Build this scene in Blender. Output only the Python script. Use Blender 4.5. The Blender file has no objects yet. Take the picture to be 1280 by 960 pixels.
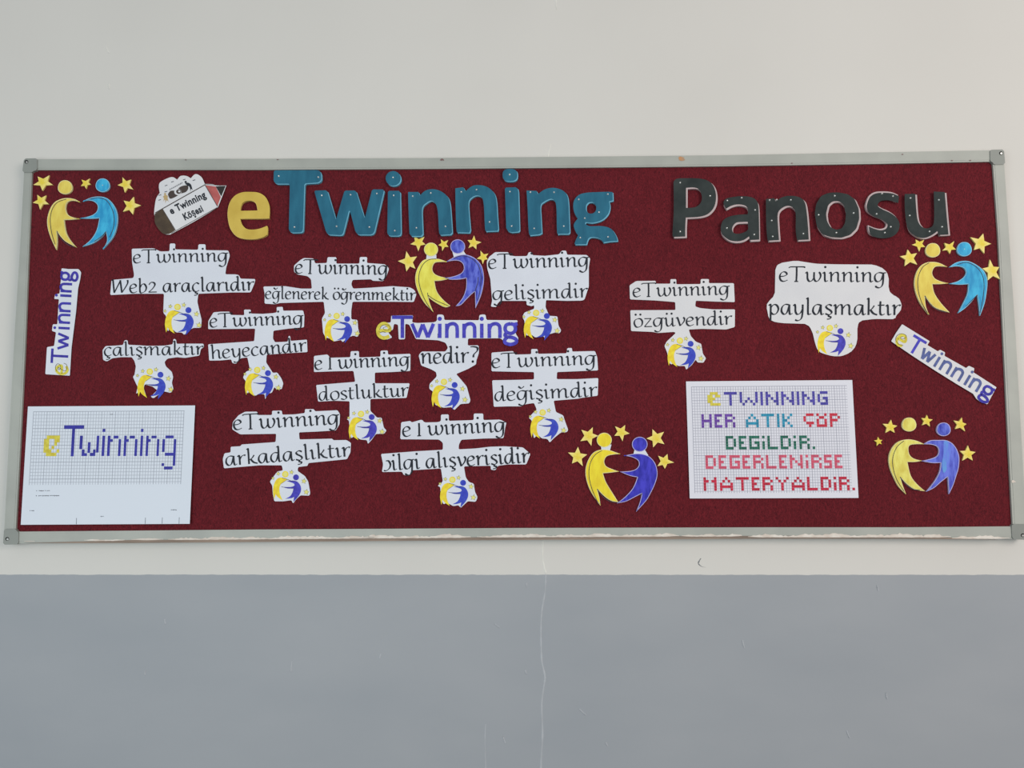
import bpy, math, random
from mathutils import Vector, Matrix
from mathutils.geometry import tessellate_polygon

random.seed(7)
C = bpy.context.scene.collection

# ------------------------------------------------------------------ camera
D = 1.37            # camera to wall, metres
ZC = 1.466          # camera height
FOC = 960.0         # focal length in pixels of a 1280 wide frame
PITCH, YAW, ROLL = math.radians(5.009), math.radians(0.565), math.radians(0.077)
RM = Matrix.Rotation(YAW, 3, 'Z') @ Matrix.Rotation(PITCH, 3, 'X') @ Matrix.Rotation(ROLL, 3, 'Y')
cam_data = bpy.data.cameras.new('camera')
cam_data.sensor_width = 36.0
cam_data.lens = FOC / 1280.0 * 36.0
cam_data.clip_start = 0.01
cam = bpy.data.objects.new('camera', cam_data)
C.objects.link(cam)
cam.location = (0, -D, ZC)
cam.rotation_euler = (RM @ Matrix.Rotation(math.radians(90), 3, 'X')).to_euler()
bpy.context.scene.camera = cam

# ------------------------------------------------------------------ world, lamps, exposure
world = bpy.data.worlds.new('world')
bpy.context.scene.world = world
world.use_nodes = True
world.node_tree.nodes['Background'].inputs[0].default_value = (0.93, 0.97, 1.0, 1)
world.node_tree.nodes['Background'].inputs[1].default_value = 0.43

def area(name, loc, target, sx, sy, power, col):
    l = bpy.data.lights.new(name, 'AREA')
    l.shape = 'RECTANGLE'; l.size = sx; l.size_y = sy; l.energy = power; l.color = col
    o = bpy.data.objects.new(name, l); C.objects.link(o)
    o.location = loc
    o.rotation_euler = (Vector(target) - Vector(loc)).to_track_quat('-Z', 'Y').to_euler()
    return o
area('window_light_right', (1.75, -2.2, 2.1), (0.1, 0, 1.3), 1.3, 1.2, 33, (1.0, 0.91, 0.85))
area('window_light_left', (-1.1, -2.3, 1.3), (-0.1, 0, 1.3), 1.6, 1.2, 24, (0.83, 0.95, 1.0))

vs = bpy.context.scene.view_settings
vs.view_transform = 'Standard'; vs.look = 'None'; vs.exposure = 0.11; vs.gamma = 1.0
vs.use_curve_mapping = False

# ------------------------------------------------------------------ pixel -> point on a plane parallel to the wall
CAM = Vector((0, -D, ZC))
def pt(px, py, off):
    d = RM @ Vector(((px - 640) / FOC, 1.0, -(py - 480) / FOC))
    return CAM + d * ((D - off) / d.y)
class Z:                                   # a zoomed crop: its own pixels -> photograph pixels
    def __init__(s, x0, y0, k): s.x0, s.y0, s.k = x0, y0, k
    def __call__(s, p): return (s.x0 + p[0] * s.k, s.y0 + p[1] * s.k)
FELT = 0.0165       # front of the felt, metres from the wall
FRONT = 0.021       # front of the frame

# ------------------------------------------------------------------ materials
def s2l(c):
    return tuple(((v / 255) / 12.92 if v / 255 <= 0.04045 else ((v / 255 + 0.055) / 1.055) ** 2.4) for v in c) + (1.0,)
MATS = {}
def mat(name, col, rough=0.8, col2=None, scale=60.0, detail=4.0, bump=0.0, bscale=None, metal=0.0, stretch=(1, 1, 1),
        lo=0.35, hi=0.65, spec=0.3, sheen=0.0, coat=0.0):
    m = bpy.data.materials.new(name); m.use_nodes = True
    nt = m.node_tree; b = nt.nodes['Principled BSDF']
    b.inputs['Roughness'].default_value = rough
    b.inputs['Metallic'].default_value = metal
    b.inputs['Specular IOR Level'].default_value = spec
    if sheen: b.inputs['Sheen Weight'].default_value = sheen; b.inputs['Sheen Roughness'].default_value = 0.5
    if coat: b.inputs['Coat Weight'].default_value = coat; b.inputs['Coat Roughness'].default_value = 0.2
    tc = nt.nodes.new('ShaderNodeTexCoord'); mp = nt.nodes.new('ShaderNodeMapping')
    mp.inputs['Scale'].default_value = stretch
    nt.links.new(tc.outputs['Object'], mp.inputs[0])
    if col2 is None: col2 = tuple(v * 0.94 for v in col)
    n = nt.nodes.new('ShaderNodeTexNoise'); n.inputs['Scale'].default_value = scale; n.inputs['Detail'].default_value = detail
    nt.links.new(mp.outputs[0], n.inputs['Vector'])
    r = nt.nodes.new('ShaderNodeValToRGB')
    r.color_ramp.elements[0].position = lo; r.color_ramp.elements[0].color = s2l(col2)
    r.color_ramp.elements[1].position = hi; r.color_ramp.elements[1].color = s2l(col)
    nt.links.new(n.outputs[0], r.inputs[0]); nt.links.new(r.outputs[0], b.inputs['Base Color'])
    if bump:
        n2 = nt.nodes.new('ShaderNodeTexNoise'); n2.inputs['Scale'].default_value = bscale or scale; n2.inputs['Detail'].default_value = 5
        nt.links.new(mp.outputs[0], n2.inputs['Vector'])
        bp = nt.nodes.new('ShaderNodeBump'); bp.inputs['Strength'].default_value = bump; bp.inputs['Distance'].default_value = 0.002
        nt.links.new(n2.outputs[0], bp.inputs['Height']); nt.links.new(bp.outputs[0], b.inputs['Normal'])
    MATS[name] = m
    return m

DADO_Z = pt(640, 718.4, 0).z
def wall_material():
    m = bpy.data.materials.new('painted_plaster'); m.use_nodes = True
    nt = m.node_tree; b = nt.nodes['Principled BSDF']; N = nt.nodes.new; L = nt.links.new
    tc = N('ShaderNodeTexCoord'); sep = N('ShaderNodeSeparateXYZ'); L(tc.outputs['Object'], sep.inputs[0])
    en = N('ShaderNodeTexNoise'); en.inputs['Scale'].default_value = 45; en.inputs['Detail'].default_value = 3
    L(tc.outputs['Object'], en.inputs['Vector'])
    ma = N('ShaderNodeMath'); ma.operation = 'MULTIPLY_ADD'; ma.inputs[1].default_value = 0.003
    L(en.outputs[0], ma.inputs[0]); L(sep.outputs['Z'], ma.inputs[2])
    gt = N('ShaderNodeMath'); gt.operation = 'GREATER_THAN'; gt.inputs[1].default_value = DADO_Z + 0.0015
    L(ma.outputs[0], gt.inputs[0])
    def patchy(c1, c2, sc, st=(1, 1, 1)):
        mp = N('ShaderNodeMapping'); mp.inputs['Scale'].default_value = st; L(tc.outputs['Object'], mp.inputs[0])
        n = N('ShaderNodeTexNoise'); n.inputs['Scale'].default_value = sc; n.inputs['Detail'].default_value = 3
        L(mp.outputs[0], n.inputs['Vector'])
        r = N('ShaderNodeValToRGB'); r.color_ramp.elements[0].position = 0.3; r.color_ramp.elements[1].position = 0.7
        r.color_ramp.elements[0].color = s2l(c1); r.color_ramp.elements[1].color = s2l(c2)
        L(n.outputs[0], r.inputs[0]); return r
    up = patchy((205, 202, 196), (210, 207, 201), 2.2)
    lo = patchy((151, 155, 160), (158, 161, 165), 3.0, (1, 1, 2.2))
    mix = N('ShaderNodeMixRGB'); L(gt.outputs[0], mix.inputs[0]); L(lo.outputs[0], mix.inputs[1]); L(up.outputs[0], mix.inputs[2])
    L(mix.outputs[0], b.inputs['Base Color'])
    b.inputs['Roughness'].default_value = 0.55; b.inputs['Specular IOR Level'].default_value = 0.25
    mp = N('ShaderNodeMapping'); mp.inputs['Scale'].default_value = (1, 1, 0.5); L(tc.outputs['Object'], mp.inputs[0])
    n2 = N('ShaderNodeTexNoise'); n2.inputs['Scale'].default_value = 38; n2.inputs['Detail'].default_value = 6
    L(mp.outputs[0], n2.inputs['Vector'])
    bp = N('ShaderNodeBump'); bp.inputs['Strength'].default_value = 0.12; bp.inputs['Distance'].default_value = 0.003
    L(n2.outputs[0], bp.inputs['Height']); L(bp.outputs[0], b.inputs['Normal'])
    return m
M_WALL = wall_material()
mat('upper_paint', (224, 222, 214), 0.6)
mat('lower_paint', (176, 179, 183), 0.6)
mat('lower_paint_dark', (120, 124, 126), 0.6)
mat('floor_tile', (104, 100, 94), 0.4, (90, 87, 82), 6)
mat('aluminium', (166, 168, 160), 0.5, (156, 158, 151), 14, metal=0.0, stretch=(1, 1, 1), spec=0.5)
mat('grey_plastic', (140, 143, 137), 0.5, (132, 135, 130), 20)
mat('screw_metal', (190, 190, 186), 0.3, metal=0.7)
mat('dark_hole', (28, 26, 26), 0.8)
mat('brown_edge', (150, 132, 118), 0.8, (122, 108, 97), 30, stretch=(.3, 1, 3))
mat('white_paint_smear', (222, 214, 204), 0.7, (205, 192, 180), 60)
mat('rust_stain', (186, 138, 98), 0.8, (165, 140, 118), 120)
mat('dark_stain', (128, 100, 98), 0.8)

def felt_material():
    m = bpy.data.materials.new('burgundy_felt'); m.use_nodes = True
    nt = m.node_tree; b = nt.nodes['Principled BSDF']; N = nt.nodes.new; L = nt.links.new
    tc = N('ShaderNodeTexCoord')
    def noise(sc, det, st, dist=0.0):
        mp = N('ShaderNodeMapping'); mp.inputs['Scale'].default_value = st; L(tc.outputs['Object'], mp.inputs[0])
        n = N('ShaderNodeTexNoise'); n.inputs['Scale'].default_value = sc; n.inputs['Detail'].default_value = det
        n.inputs['Distortion'].default_value = dist
        L(mp.outputs[0], n.inputs['Vector']); return n
    fib = noise(330, 4, (1, 1, .38), 2.6); blot = noise(9, 4, (1, 1, 1))
    r = N('ShaderNodeValToRGB'); r.color_ramp.elements[0].position = .28; r.color_ramp.elements[1].position = .74
    r.color_ramp.elements[0].color = s2l((72, 24, 31)); r.color_ramp.elements[1].color = s2l((126, 39, 47))
    L(fib.outputs[0], r.inputs[0])
    r2 = N('ShaderNodeValToRGB'); r2.color_ramp.elements[0].position = .35; r2.color_ramp.elements[1].position = .7
    r2.color_ramp.elements[0].color = (.90, .90, .90, 1); r2.color_ramp.elements[1].color = (1, 1, 1, 1)
    L(blot.outputs[0], r2.inputs[0])
    mx = N('ShaderNodeMixRGB'); mx.blend_type = 'MULTIPLY'; mx.inputs[0].default_value = 1
    L(r.outputs[0], mx.inputs[1]); L(r2.outputs[0], mx.inputs[2])
    tuft = noise(85, 5, (1, 1, .45), 5.0)
    r3 = N('ShaderNodeValToRGB'); r3.color_ramp.elements[0].position = .36; r3.color_ramp.elements[1].position = .66
    r3.color_ramp.elements[0].color = (.80, .80, .80, 1); r3.color_ramp.elements[1].color = (1, 1, 1, 1)
    L(tuft.outputs[0], r3.inputs[0])
    mx2 = N('ShaderNodeMixRGB'); mx2.blend_type = 'MULTIPLY'; mx2.inputs[0].default_value = 1
    L(mx.outputs[0], mx2.inputs[1]); L(r3.outputs[0], mx2.inputs[2]); L(mx2.outputs[0], b.inputs['Base Color'])
    b.inputs['Roughness'].default_value = 1; b.inputs['Specular IOR Level'].default_value = 0.1
    b.inputs['Sheen Weight'].default_value = 0.08; b.inputs['Sheen Tint'].default_value = (1, .6, .6, 1)
    bp = N('ShaderNodeBump'); bp.inputs['Strength'].default_value = .55; bp.inputs['Distance'].default_value = .0015
    L(fib.outputs[0], bp.inputs['Height']); L(bp.outputs[0], b.inputs['Normal'])
    return m
MATS['felt'] = felt_material()
mat('paper', (216, 220, 228), 0.75, (208, 211, 220), 9, 3, bump=.08, bscale=12)
mat('paper_warm', (218, 217, 218), 0.75, (208, 208, 211), 9, 3, bump=.08, bscale=12)
mat('ink', (38, 42, 50), 0.8)
mat('soft_ink', (92, 96, 104), 0.8)
mat('teal_card', (42, 106, 130), 0.65, (33, 91, 115), 35, stretch=(2, 1, .6), spec=.2)
mat('teal_edge', (104, 168, 192), 0.6)
mat('black_card', (58, 64, 63), 0.75, (44, 50, 50), 30, spec=.12)
mat('white_foam_edge', (188, 170, 170), 0.8)
mat('mustard_card', (208, 180, 82), 0.55, (193, 163, 68), 30)
mat('mustard_edge', (225, 198, 112), 0.6)
mat('pin_steel', (235, 235, 230), 0.15, metal=0.6)
mat('crayon_yellow', (228, 208, 98), 0.7, (214, 188, 82), 130, stretch=(1, 1, .35))
mat('crayon_lemon', (232, 226, 98), 0.7, (214, 202, 72), 130, stretch=(1, 1, .35))
mat('crayon_bright', (236, 218, 52), 0.65, (222, 196, 44), 130, stretch=(1, 1, .35))
mat('crayon_pale_yellow', (230, 224, 118), 0.7, (208, 192, 84), 140, stretch=(1, 1, .35))
mat('crayon_cyan', (62, 178, 218), 0.6, (36, 142, 192), 150, stretch=(1, 1, .35))
mat('crayon_blue', (104, 118, 216), 0.7, (50, 58, 166), 170, stretch=(1, 1, .35))
mat('crayon_deep_blue', (66, 62, 196), 0.6, (38, 36, 156), 170, stretch=(1, 1, .35))
mat('crayon_mixed_blue', (108, 122, 222), 0.7, (74, 80, 184), 170, stretch=(1, 1, .3))
mat('crayon_aqua_streak', (96, 160, 214), 0.7, (104, 124, 222), 120, stretch=(1, 1, .3))
mat('cut_rim_yellow', (232, 222, 160), 0.75)
mat('cut_rim_cyan', (140, 198, 224), 0.7)
mat('cut_rim_blue', (186, 180, 222), 0.75)
mat('pencil_line', (66, 62, 72), 0.8)
mat('olive_line', (110, 98, 44), 0.8)
mat('print_yellow', (238, 222, 60), 0.7, (226, 196, 50), 160)
mat('print_pale_yellow', (232, 226, 130), 0.7)
mat('print_blue', (64, 84, 190), 0.7, (52, 62, 178), 160)
mat('letter_blue', (78, 74, 192), 0.7, (60, 54, 160), 160)
mat('letter_slate', (92, 104, 160), 0.7, (76, 88, 132), 160)
mat('strip_blue', (70, 62, 172), 0.7, (52, 46, 146), 160)
mat('pixel_blue', (58, 58, 160), 0.7, (46, 46, 140), 200)
mat('pixel_indigo', (82, 72, 168), 0.7, (62, 60, 140), 200)
mat('pixel_purple', (112, 72, 168), 0.7, (92, 56, 140), 200)
mat('pixel_cyan', (44, 150, 184), 0.7, (34, 122, 152), 200)
mat('pixel_red', (206, 54, 74), 0.7, (176, 40, 58), 200)
mat('pixel_green', (36, 112, 92), 0.7, (28, 86, 72), 200)
mat('pixel_rose', (212, 88, 112), 0.7, (186, 74, 98), 200)
mat('pixel_crimson', (200, 40, 70), 0.7, (168, 30, 52), 200)
mat('pixel_yellow', (216, 206, 82), 0.7, (196, 178, 60), 200)
mat('eraser_brown', (82, 68, 50), 0.6, (66, 52, 40), 60)
mat('pencil_wood', (184, 96, 92), 0.6, (164, 82, 80), 60)
mat('pencil_lead', (44, 40, 38), 0.6)
mat('print_tan', (186, 160, 112), 0.7)
mat('print_umber', (72, 62, 58), 0.7)

def star_material():
    m = bpy.data.materials.new('crayon_star'); m.use_nodes = True
    nt = m.node_tree; b = nt.nodes['Principled BSDF']; N = nt.nodes.new; L = nt.links.new
    tc = N('ShaderNodeTexCoord'); vl = N('ShaderNodeVectorMath'); vl.operation = 'LENGTH'; L(tc.outputs['Object'], vl.inputs[0])
    n = N('ShaderNodeTexNoise'); n.inputs['Scale'].default_value = 240; L(tc.outputs['Object'], n.inputs['Vector'])
    ma = N('ShaderNodeMath'); ma.operation = 'MULTIPLY_ADD'; ma.inputs[1].default_value = .012
    L(n.outputs[0], ma.inputs[0]); L(vl.outputs['Value'], ma.inputs[2])
    r = N('ShaderNodeValToRGB'); r.color_ramp.elements[0].position = .009; r.color_ramp.elements[1].position = .019
    r.color_ramp.elements[0].color = s2l((226, 202, 48)); r.color_ramp.elements[1].color = s2l((236, 218, 132))
    L(ma.outputs[0], r.inputs[0]); L(r.outputs[0], b.inputs['Base Color']); b.inputs['Roughness'].default_value = .65
    return m
MATS['star'] = star_material()

def grid_material(name, base, line, du, dv, x0, x1, y0, y1):
    """squared paper: thin printed lines in the sheet's own UV, inside a margin"""
    m = bpy.data.materials.new(name); m.use_nodes = True
    nt = m.node_tree; b = nt.nodes['Principled BSDF']; N = nt.nodes.new; L = nt.links.new
    uv = N('ShaderNodeUVMap'); uv.uv_map = 'sheet'; sep = N('ShaderNodeSeparateXYZ'); L(uv.outputs[0], sep.inputs[0])
    def mth(op, a, bb=None, c=None):
        k = N('ShaderNodeMath'); k.operation = op
        for i, v in enumerate((a, bb, c)):
            if v is None: continue
            if isinstance(v, (int, float)): k.inputs[i].default_value = v
            else: L(v, k.inputs[i])
        return k.outputs[0]
    def lines(o, step, start, w):
        f = mth('FRACT', mth('DIVIDE', mth('SUBTRACT', o, start), step))
        return mth('LESS_THAN', f, w)
    l = mth('MAXIMUM', lines(sep.outputs['X'], du, x0, .20), lines(sep.outputs['Y'], dv, y0, .17))
    big = mth('MAXIMUM', lines(sep.outputs['X'], du * 5, x0, .055), lines(sep.outputs['Y'], dv * 5, y0, .045))
    ins = mth('MULTIPLY', mth('MULTIPLY', mth('GREATER_THAN', sep.outputs['X'], x0), mth('LESS_THAN', sep.outputs['X'], x1)),
              mth('MULTIPLY', mth('GREATER_THAN', sep.outputs['Y'], y0), mth('LESS_THAN', sep.outputs['Y'], y1)))
    fac = mth('MULTIPLY', mth('MINIMUM', mth('ADD', mth('MULTIPLY', l, .5), mth('MULTIPLY', big, .18)), 1), ins)
    mx = N('ShaderNodeMixRGB'); L(fac, mx.inputs[0]); mx.inputs[1].default_value = s2l(base); mx.inputs[2].default_value = s2l(line)
    L(mx.outputs[0], b.inputs['Base Color']); b.inputs['Roughness'].default_value = .75; b.inputs['Specular IOR Level'].default_value = .3
    return m

# ------------------------------------------------------------------ mesh collector
class MB:
    def __init__(s): s.v = []; s.f = []; s.m = []; s.mats = []; s.uv = None
    def mi(s, name):
        if name not in s.mats: s.mats.append(name)
        return s.mats.index(name)
    def prism(s, loops_px, front, back, m, side=None):
        """a flat cut-out: outline loops in photograph pixels, solid between two distances from the wall"""
        k = s.mi(m); ks = s.mi(side or m)
        loops = [[pt(x, y, front) for x, y in lp] for lp in loops_px]
        tris = tessellate_polygon(loops)
        flat = [p for lp in loops for p in lp]
        b0 = len(s.v); n = len(flat)
        s.v += [tuple(p) for p in flat]
        for t in tris:
            a, b, c = (flat[i] for i in t)
            nr = (b - a).cross(c - a)
            if nr.length < 1e-12: continue
            t = t if nr.y < 0 else (t[0], t[2], t[1])
            s.f.append(tuple(b0 + i for i in t)); s.m.append(k)
        if back is not None:
            s.v += [(p.x, -back, p.z) for p in flat]
            q = b0
            for lp in loops:
                ar = sum(lp[i].x * lp[(i + 1) % len(lp)].z - lp[(i + 1) % len(lp)].x * lp[i].z for i in range(len(lp)))
                outer = lp is loops[0]
                for i in range(len(lp)):
                    a = q + i; b = q + (i + 1) % len(lp)
                    fc = (a, a + n, b + n, b)
                    if (ar > 0) != outer: fc = fc[::-1]
                    s.f.append(fc); s.m.append(ks)
                q += len(lp)
        return s
    def ribbon(s, pts, wid, off, m):
        """pts in photograph pixels, wid(direction)->full width in pixels"""
        if len(pts) < 2: return
        k = s.mi(m); b0 = len(s.v); s.n = getattr(s, 'n', 0) + 1; off += .000018 * (s.n % 40)   # strokes never share a plane
        for i, p in enumerate(pts):
            a = pts[max(i - 1, 0)]; b = pts[min(i + 1, len(pts) - 1)]
            dx, dy = b[0] - a[0], b[1] - a[1]; l = math.hypot(dx, dy) or 1
            w = wid(math.atan2(-dy, dx)) / 2
            nx, ny = -dy / l * w, dx / l * w
            s.v.append(tuple(pt(p[0] + nx, p[1] + ny, off))); s.v.append(tuple(pt(p[0] - nx, p[1] - ny, off)))
        for i in range(len(pts) - 1):
            a = b0 + 2 * i; s.f.append((a, a + 1, a + 3, a + 2)); s.m.append(k)
    def disc(s, c, r, off, m, n=14, back=None, ry=None):
        lp = [(c[0] + r * math.cos(2 * math.pi * i / n), c[1] + (ry or r) * math.sin(2 * math.pi * i / n)) for i in range(n)]
        s.prism([lp], off, back, m)
    def quad(s, q, off, m):
        k = s.mi(m); b0 = len(s.v); s.v += [tuple(pt(x, y, off)) for x, y in q]; s.f.append((b0, b0 + 1, b0 + 2, b0 + 3)); s.m.append(k)
    def build(s, name, parent=None, origin=None, smooth=False):
        me = bpy.data.meshes.new(name)
        if origin is None:
            if parent is not None: origin = Vector(parent['_o'])
            else:
                xs = [v[0] for v in s.v]; ys = [v[1] for v in s.v]; zs = [v[2] for v in s.v]
                origin = Vector(((min(xs) + max(xs)) / 2, max(ys), (min(zs) + max(zs)) / 2))
        me.from_pydata([(v[0] - origin[0], v[1] - origin[1], v[2] - origin[2]) for v in s.v], [], s.f)
        for n in s.mats: me.materials.append(MATS[n] if isinstance(n, str) else n)
        for p, k in zip(me.polygons, s.m): p.material_index = k; p.use_smooth = smooth
        me.validate(); me.update()
        o = bpy.data.objects.new(name, me); C.objects.link(o)
        if parent is not None: o.parent = parent
        else: o.location = origin
        o['_o'] = list(origin)
        return o

def tag(o, label=None, cat=None, group=None, kind=None):
    if label: o['label'] = label
    if cat: o['category'] = cat
    if group: o['group'] = group
    if kind: o['kind'] = kind
    return o
def empty(name, px, py, off, label, cat, group=None):
    o = bpy.data.objects.new(name, None); C.objects.link(o)
    o.empty_display_size = 0.02
    p = pt(px, py, off); o.location = p; o['_o'] = list(p)
    return tag(o, label, cat, group)

# ------------------------------------------------------------------ smooth outlines
def crom(P, closed, n=5):
    out = []; N = len(P)
    rng = range(N if closed else N - 1)
    for i in rng:
        p0 = P[(i - 1) % N] if closed or i > 0 else P[i]
        p1 = P[i]; p2 = P[(i + 1) % N]
        p3 = P[(i + 2) % N] if closed or i + 2 < N else p2
        for k in range(n):
            t = k / n
            out.append(tuple(0.5 * ((2 * p1[j]) + (-p0[j] + p2[j]) * t + (2 * p0[j] - 5 * p1[j] + 4 * p2[j] - p3[j]) * t * t
                                    + (-p0[j] + 3 * p1[j] - 3 * p2[j] + p3[j]) * t ** 3) for j in (0, 1)))
    if not closed: out.append(tuple(P[-1][:2]))
    return out
def shape(z, pts, n=4):
    """closed outline; points flagged with a third value are sharp corners"""
    cs = [i for i, p in enumerate(pts) if len(p) > 2]
    P = [z(p) for p in pts]
    if not cs: return crom(P, True, n)
    out = []
    for a, b in zip(cs, cs[1:] + [cs[0] + len(P)]):
        seg = [P[i % len(P)] for i in range(a, b + 1)]
        out += crom(seg, False, n)[:-1]
    return out
def rounded(z, pts, r=6):
    """straight-sided scissor-cut outline with slightly softened corners (r in crop pixels)"""
    out = []; N = len(pts)
    for i in range(N):
        a, b, c = pts[i - 1], pts[i], pts[(i + 1) % N]
        for q in (a, c):
            d = math.hypot(q[0] - b[0], q[1] - b[1]) or 1
            k = min(r / d, .35)
            out.append(z((b[0] + (q[0] - b[0]) * k, b[1] + (q[1] - b[1]) * k)))
    return out
def oval(z, cx, cy, rx, ry=None, n=28):
    ry = ry or rx
    return [z((cx + rx * math.cos(2 * math.pi * i / n), cy + ry * math.sin(2 * math.pi * i / n))) for i in range(n)]
def centre(lp):
    xs = [p[0] for p in lp]; ys = [p[1] for p in lp]
    return (min(xs) + max(xs)) / 2, (min(ys) + max(ys)) / 2
def pin(parent, x, y, off, r=.85):
    b = MB(); k = b.mi('pin_steel')
    c = pt(x, y, off); R = r * D / FOC
    rows = []
    for j in range(3):
        a = math.pi / 2 * j / 2.4; ring = []
        for i in range(8):
            t = 2 * math.pi * i / 8
            ring.append(len(b.v)); b.v.append((c.x + R * math.cos(a) * math.cos(t), c.y - R * math.sin(a) * 1.2, c.z + R * math.cos(a) * math.sin(t)))
        rows.append(ring)
    for j in range(2):
        for i in range(8):
            b.f.append((rows[j][i], rows[j][(i + 1) % 8], rows[j + 1][(i + 1) % 8], rows[j + 1][i])); b.m.append(k)
    b.f.append(tuple(rows[2])); b.m.append(k)
    return b.build('pin', parent, smooth=True)

# ------------------------------------------------------------------ the setting
def box(name, x0, x1, y0, y1, z0, z1, m, kind='structure', parent=None, cuts=None):
    v = [(x, y, z) for x in (x0, x1) for y in (y0, y1) for z in (z0, z1)]
    f = [(0, 1, 3, 2), (4, 6, 7, 5), (0, 4, 5, 1), (2, 3, 7, 6), (0, 2, 6, 4), (1, 5, 7, 3)]
    me = bpy.data.meshes.new(name); me.from_pydata(v, [], f); me.materials.append(m); me.update()
    o = bpy.data.objects.new(name, me); C.objects.link(o); o['kind'] = kind; o['_o'] = [0, 0, 0]
    return o
wall = box('wall_back', -2.6, 2.6, 0.0, 0.15, 0.0, 3.0, M_WALL)
box('floor', -2.6, 2.6, -3.4, 0.15, -0.1, 0.0, MATS['floor_tile'])
box('baseboard_back', -2.6, 2.6, -0.012, 0.0, 0.0, 0.09, MATS['grey_plastic'])

def wall_line(name, pts, w, h, m1):
    """a proud ridge of filler along a hairline crack (photograph pixels)"""
    b = MB(); k = b.mi(m1); P = crom(pts, False, 6)
    for i, p in enumerate(P):
        j = random.uniform(.6, 1.2)
        for dx, off in ((-w * j, 0.0), (-w * .2, h * j), (w * j, 0.0)):
            b.v.append(tuple(pt(p[0] + dx, p[1], off)))
    for i in range(len(P) - 1):
        a = 3 * i
        b.f += [(a, a + 3, a + 4, a + 1), (a + 1, a + 4, a + 5, a + 2)]; b.m += [k, k]
    return b.build(name, wall, smooth=True)
wall_line('plaster_ridge', [(679, 676), (678, 695), (679, 703), (682, 716)], 1.1, .0011, 'upper_paint')
wall_line('plaster_ridge', [(682, 718), (681, 740), (677, 765), (676, 790), (677, 825), (681, 845), (680, 856), (677, 880), (678, 920), (676, 960), (677, 1040)], 1.2, .0013, 'lower_paint')
wall_line('plaster_ridge', [(695, 0), (695, 6), (696, 11)], .9, .001, 'upper_paint')
wall_line('plaster_ridge', [(688, 180), (686, 190), (685, 198)], .9, .001, 'upper_paint')
wall_line('plaster_ridge', [(607, 905), (606, 930), (607, 962), (606, 1010)], .6, .0007, 'lower_paint')
for px, py, l, m, sl in ((134, 62, 4, 'upper_paint', .4), (136, 108, 3, 'upper_paint', 0), (206, 777, 3, 'lower_paint', .1), (181, 841, 3, 'lower_paint', 0),
                         (364, 833, 7, 'lower_paint', -.1), (475, 820, 3, 'lower_paint', -.3), (621, 782, 2.4, 'lower_paint', 1.2),
                         (657, 840, 2.6, 'lower_paint', .2), (1097, 735, 3.5, 'lower_paint', .15), (929, 805, 5, 'lower_paint', .2),
                         (1060, 918, 5, 'lower_paint', .35), (658, 731, 2.5, 'lower_paint', 0), (758, 930, 2.5, 'lower_paint', .4),
                         (728, 890, 4, 'lower_paint', 1.0), (630, 925, 4, 'lower_paint', .3), (1108, 870, 4, 'lower_paint', .1)):
    wall_line('paint_fleck', [(px - l * sl, py - l), (px, py), (px + l * sl + .5, py + l)], .9, .0014, m)
wall_line('paint_scratch', [(876, 698), (873, 704), (877, 708), (882, 709)], .8, .001, 'lower_paint_dark')

# ------------------------------------------------------------------ bulletin board
board = empty('bulletin_board', 646, 677, 0.0, 'long wine-red felt notice board in a grey metal frame on the wall', 'notice board')
TO = [(31, 199), (200, 198.6), (330, 198.4), (540, 197.4), (720, 195.8), (900, 194), (1100, 190.3), (1254, 187.5)]       # top edge, outside
TI = [(40, 212.5), (200, 212.3), (330, 212.2), (540, 211), (720, 209.6), (900, 207.8), (1100, 204.7), (1241, 202)]        # top edge, inside
BO = [(4.5, 679.6), (160, 678.7), (320, 677.4), (640, 674.9), (960, 673.3), (1130, 673.4), (1284, 673.6)]
BI = [(19.5, 664.6), (160, 663.4), (320, 662), (640, 660.1), (960, 659.2), (1130, 659.2), (1266, 658)]
LO = [(31, 199), (25.5, 300), (18, 420), (11.5, 540), (4.5, 679.6)]
LI = [(40, 212.5), (36.5, 300), (31, 440), (26, 540), (19.5, 664.6)]
RO = [(1254, 187.5), (1261, 290), (1269, 410), (1276, 534), (1284, 673.6)]
RI = [(1241, 202), (1247.5, 290), (1253.5, 410), (1259.5, 534), (1266, 658)]
b = MB(); b.prism([[(x, y - 3) for x, y in TI] + [(x + 3, y) for x, y in RI][1:] + [(x, y + 3) for x, y in BI][::-1][1:] + [(x - 3, y) for x, y in LI][::-1][1:-1]],
                  FELT, 0.002, 'felt')
felt = b.build('felt_panel', board)
def bar(o, i, swap=False):
    lp = o + i[::-1]
    b = MB(); b.prism([lp], FRONT - .0005, 0.0005, 'aluminium')
    # slightly raised centre of the extruded profile
    k = .16
    oo = [(a[0] + (c[0] - a[0]) * k, a[1] + (c[1] - a[1]) * k) for a, c in zip(o, i)]
    ii = [(a[0] + (c[0] - a[0]) * (1 - k), a[1] + (c[1] - a[1]) * (1 - k)) for a, c in zip(o, i)]
    b.prism([oo + ii[::-1]], FRONT, FRONT - .0005, 'aluminium')
    return b.build('frame_bar', board)
top = bar(TO, TI); bot = bar(BO, BI); bar(LO, LI); bar(RO, RI)
def cap(pts, sx, sy, sub):
    b = MB(); b.prism([rounded(Z(0, 0, 1), pts, 2.2)], FRONT + .0015, 0.0006, 'grey_plastic')
    o = b.build('corner_cap', board)
    s = MB(); s.disc((sx, sy), 2.3, FRONT + .0019, 'dark_hole', 16)
    s.disc((sx + .3, sy + .4), 1.35, FRONT + .0030, 'screw_metal', 12, back=FRONT + .0016)
    s.build('screw', o)
cap([(30, 198), (46.5, 197.8), (46.5, 213), (41, 213.5), (40.5, 215.5), (27.8, 215.5)], 33, 202.2, 1)
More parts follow.
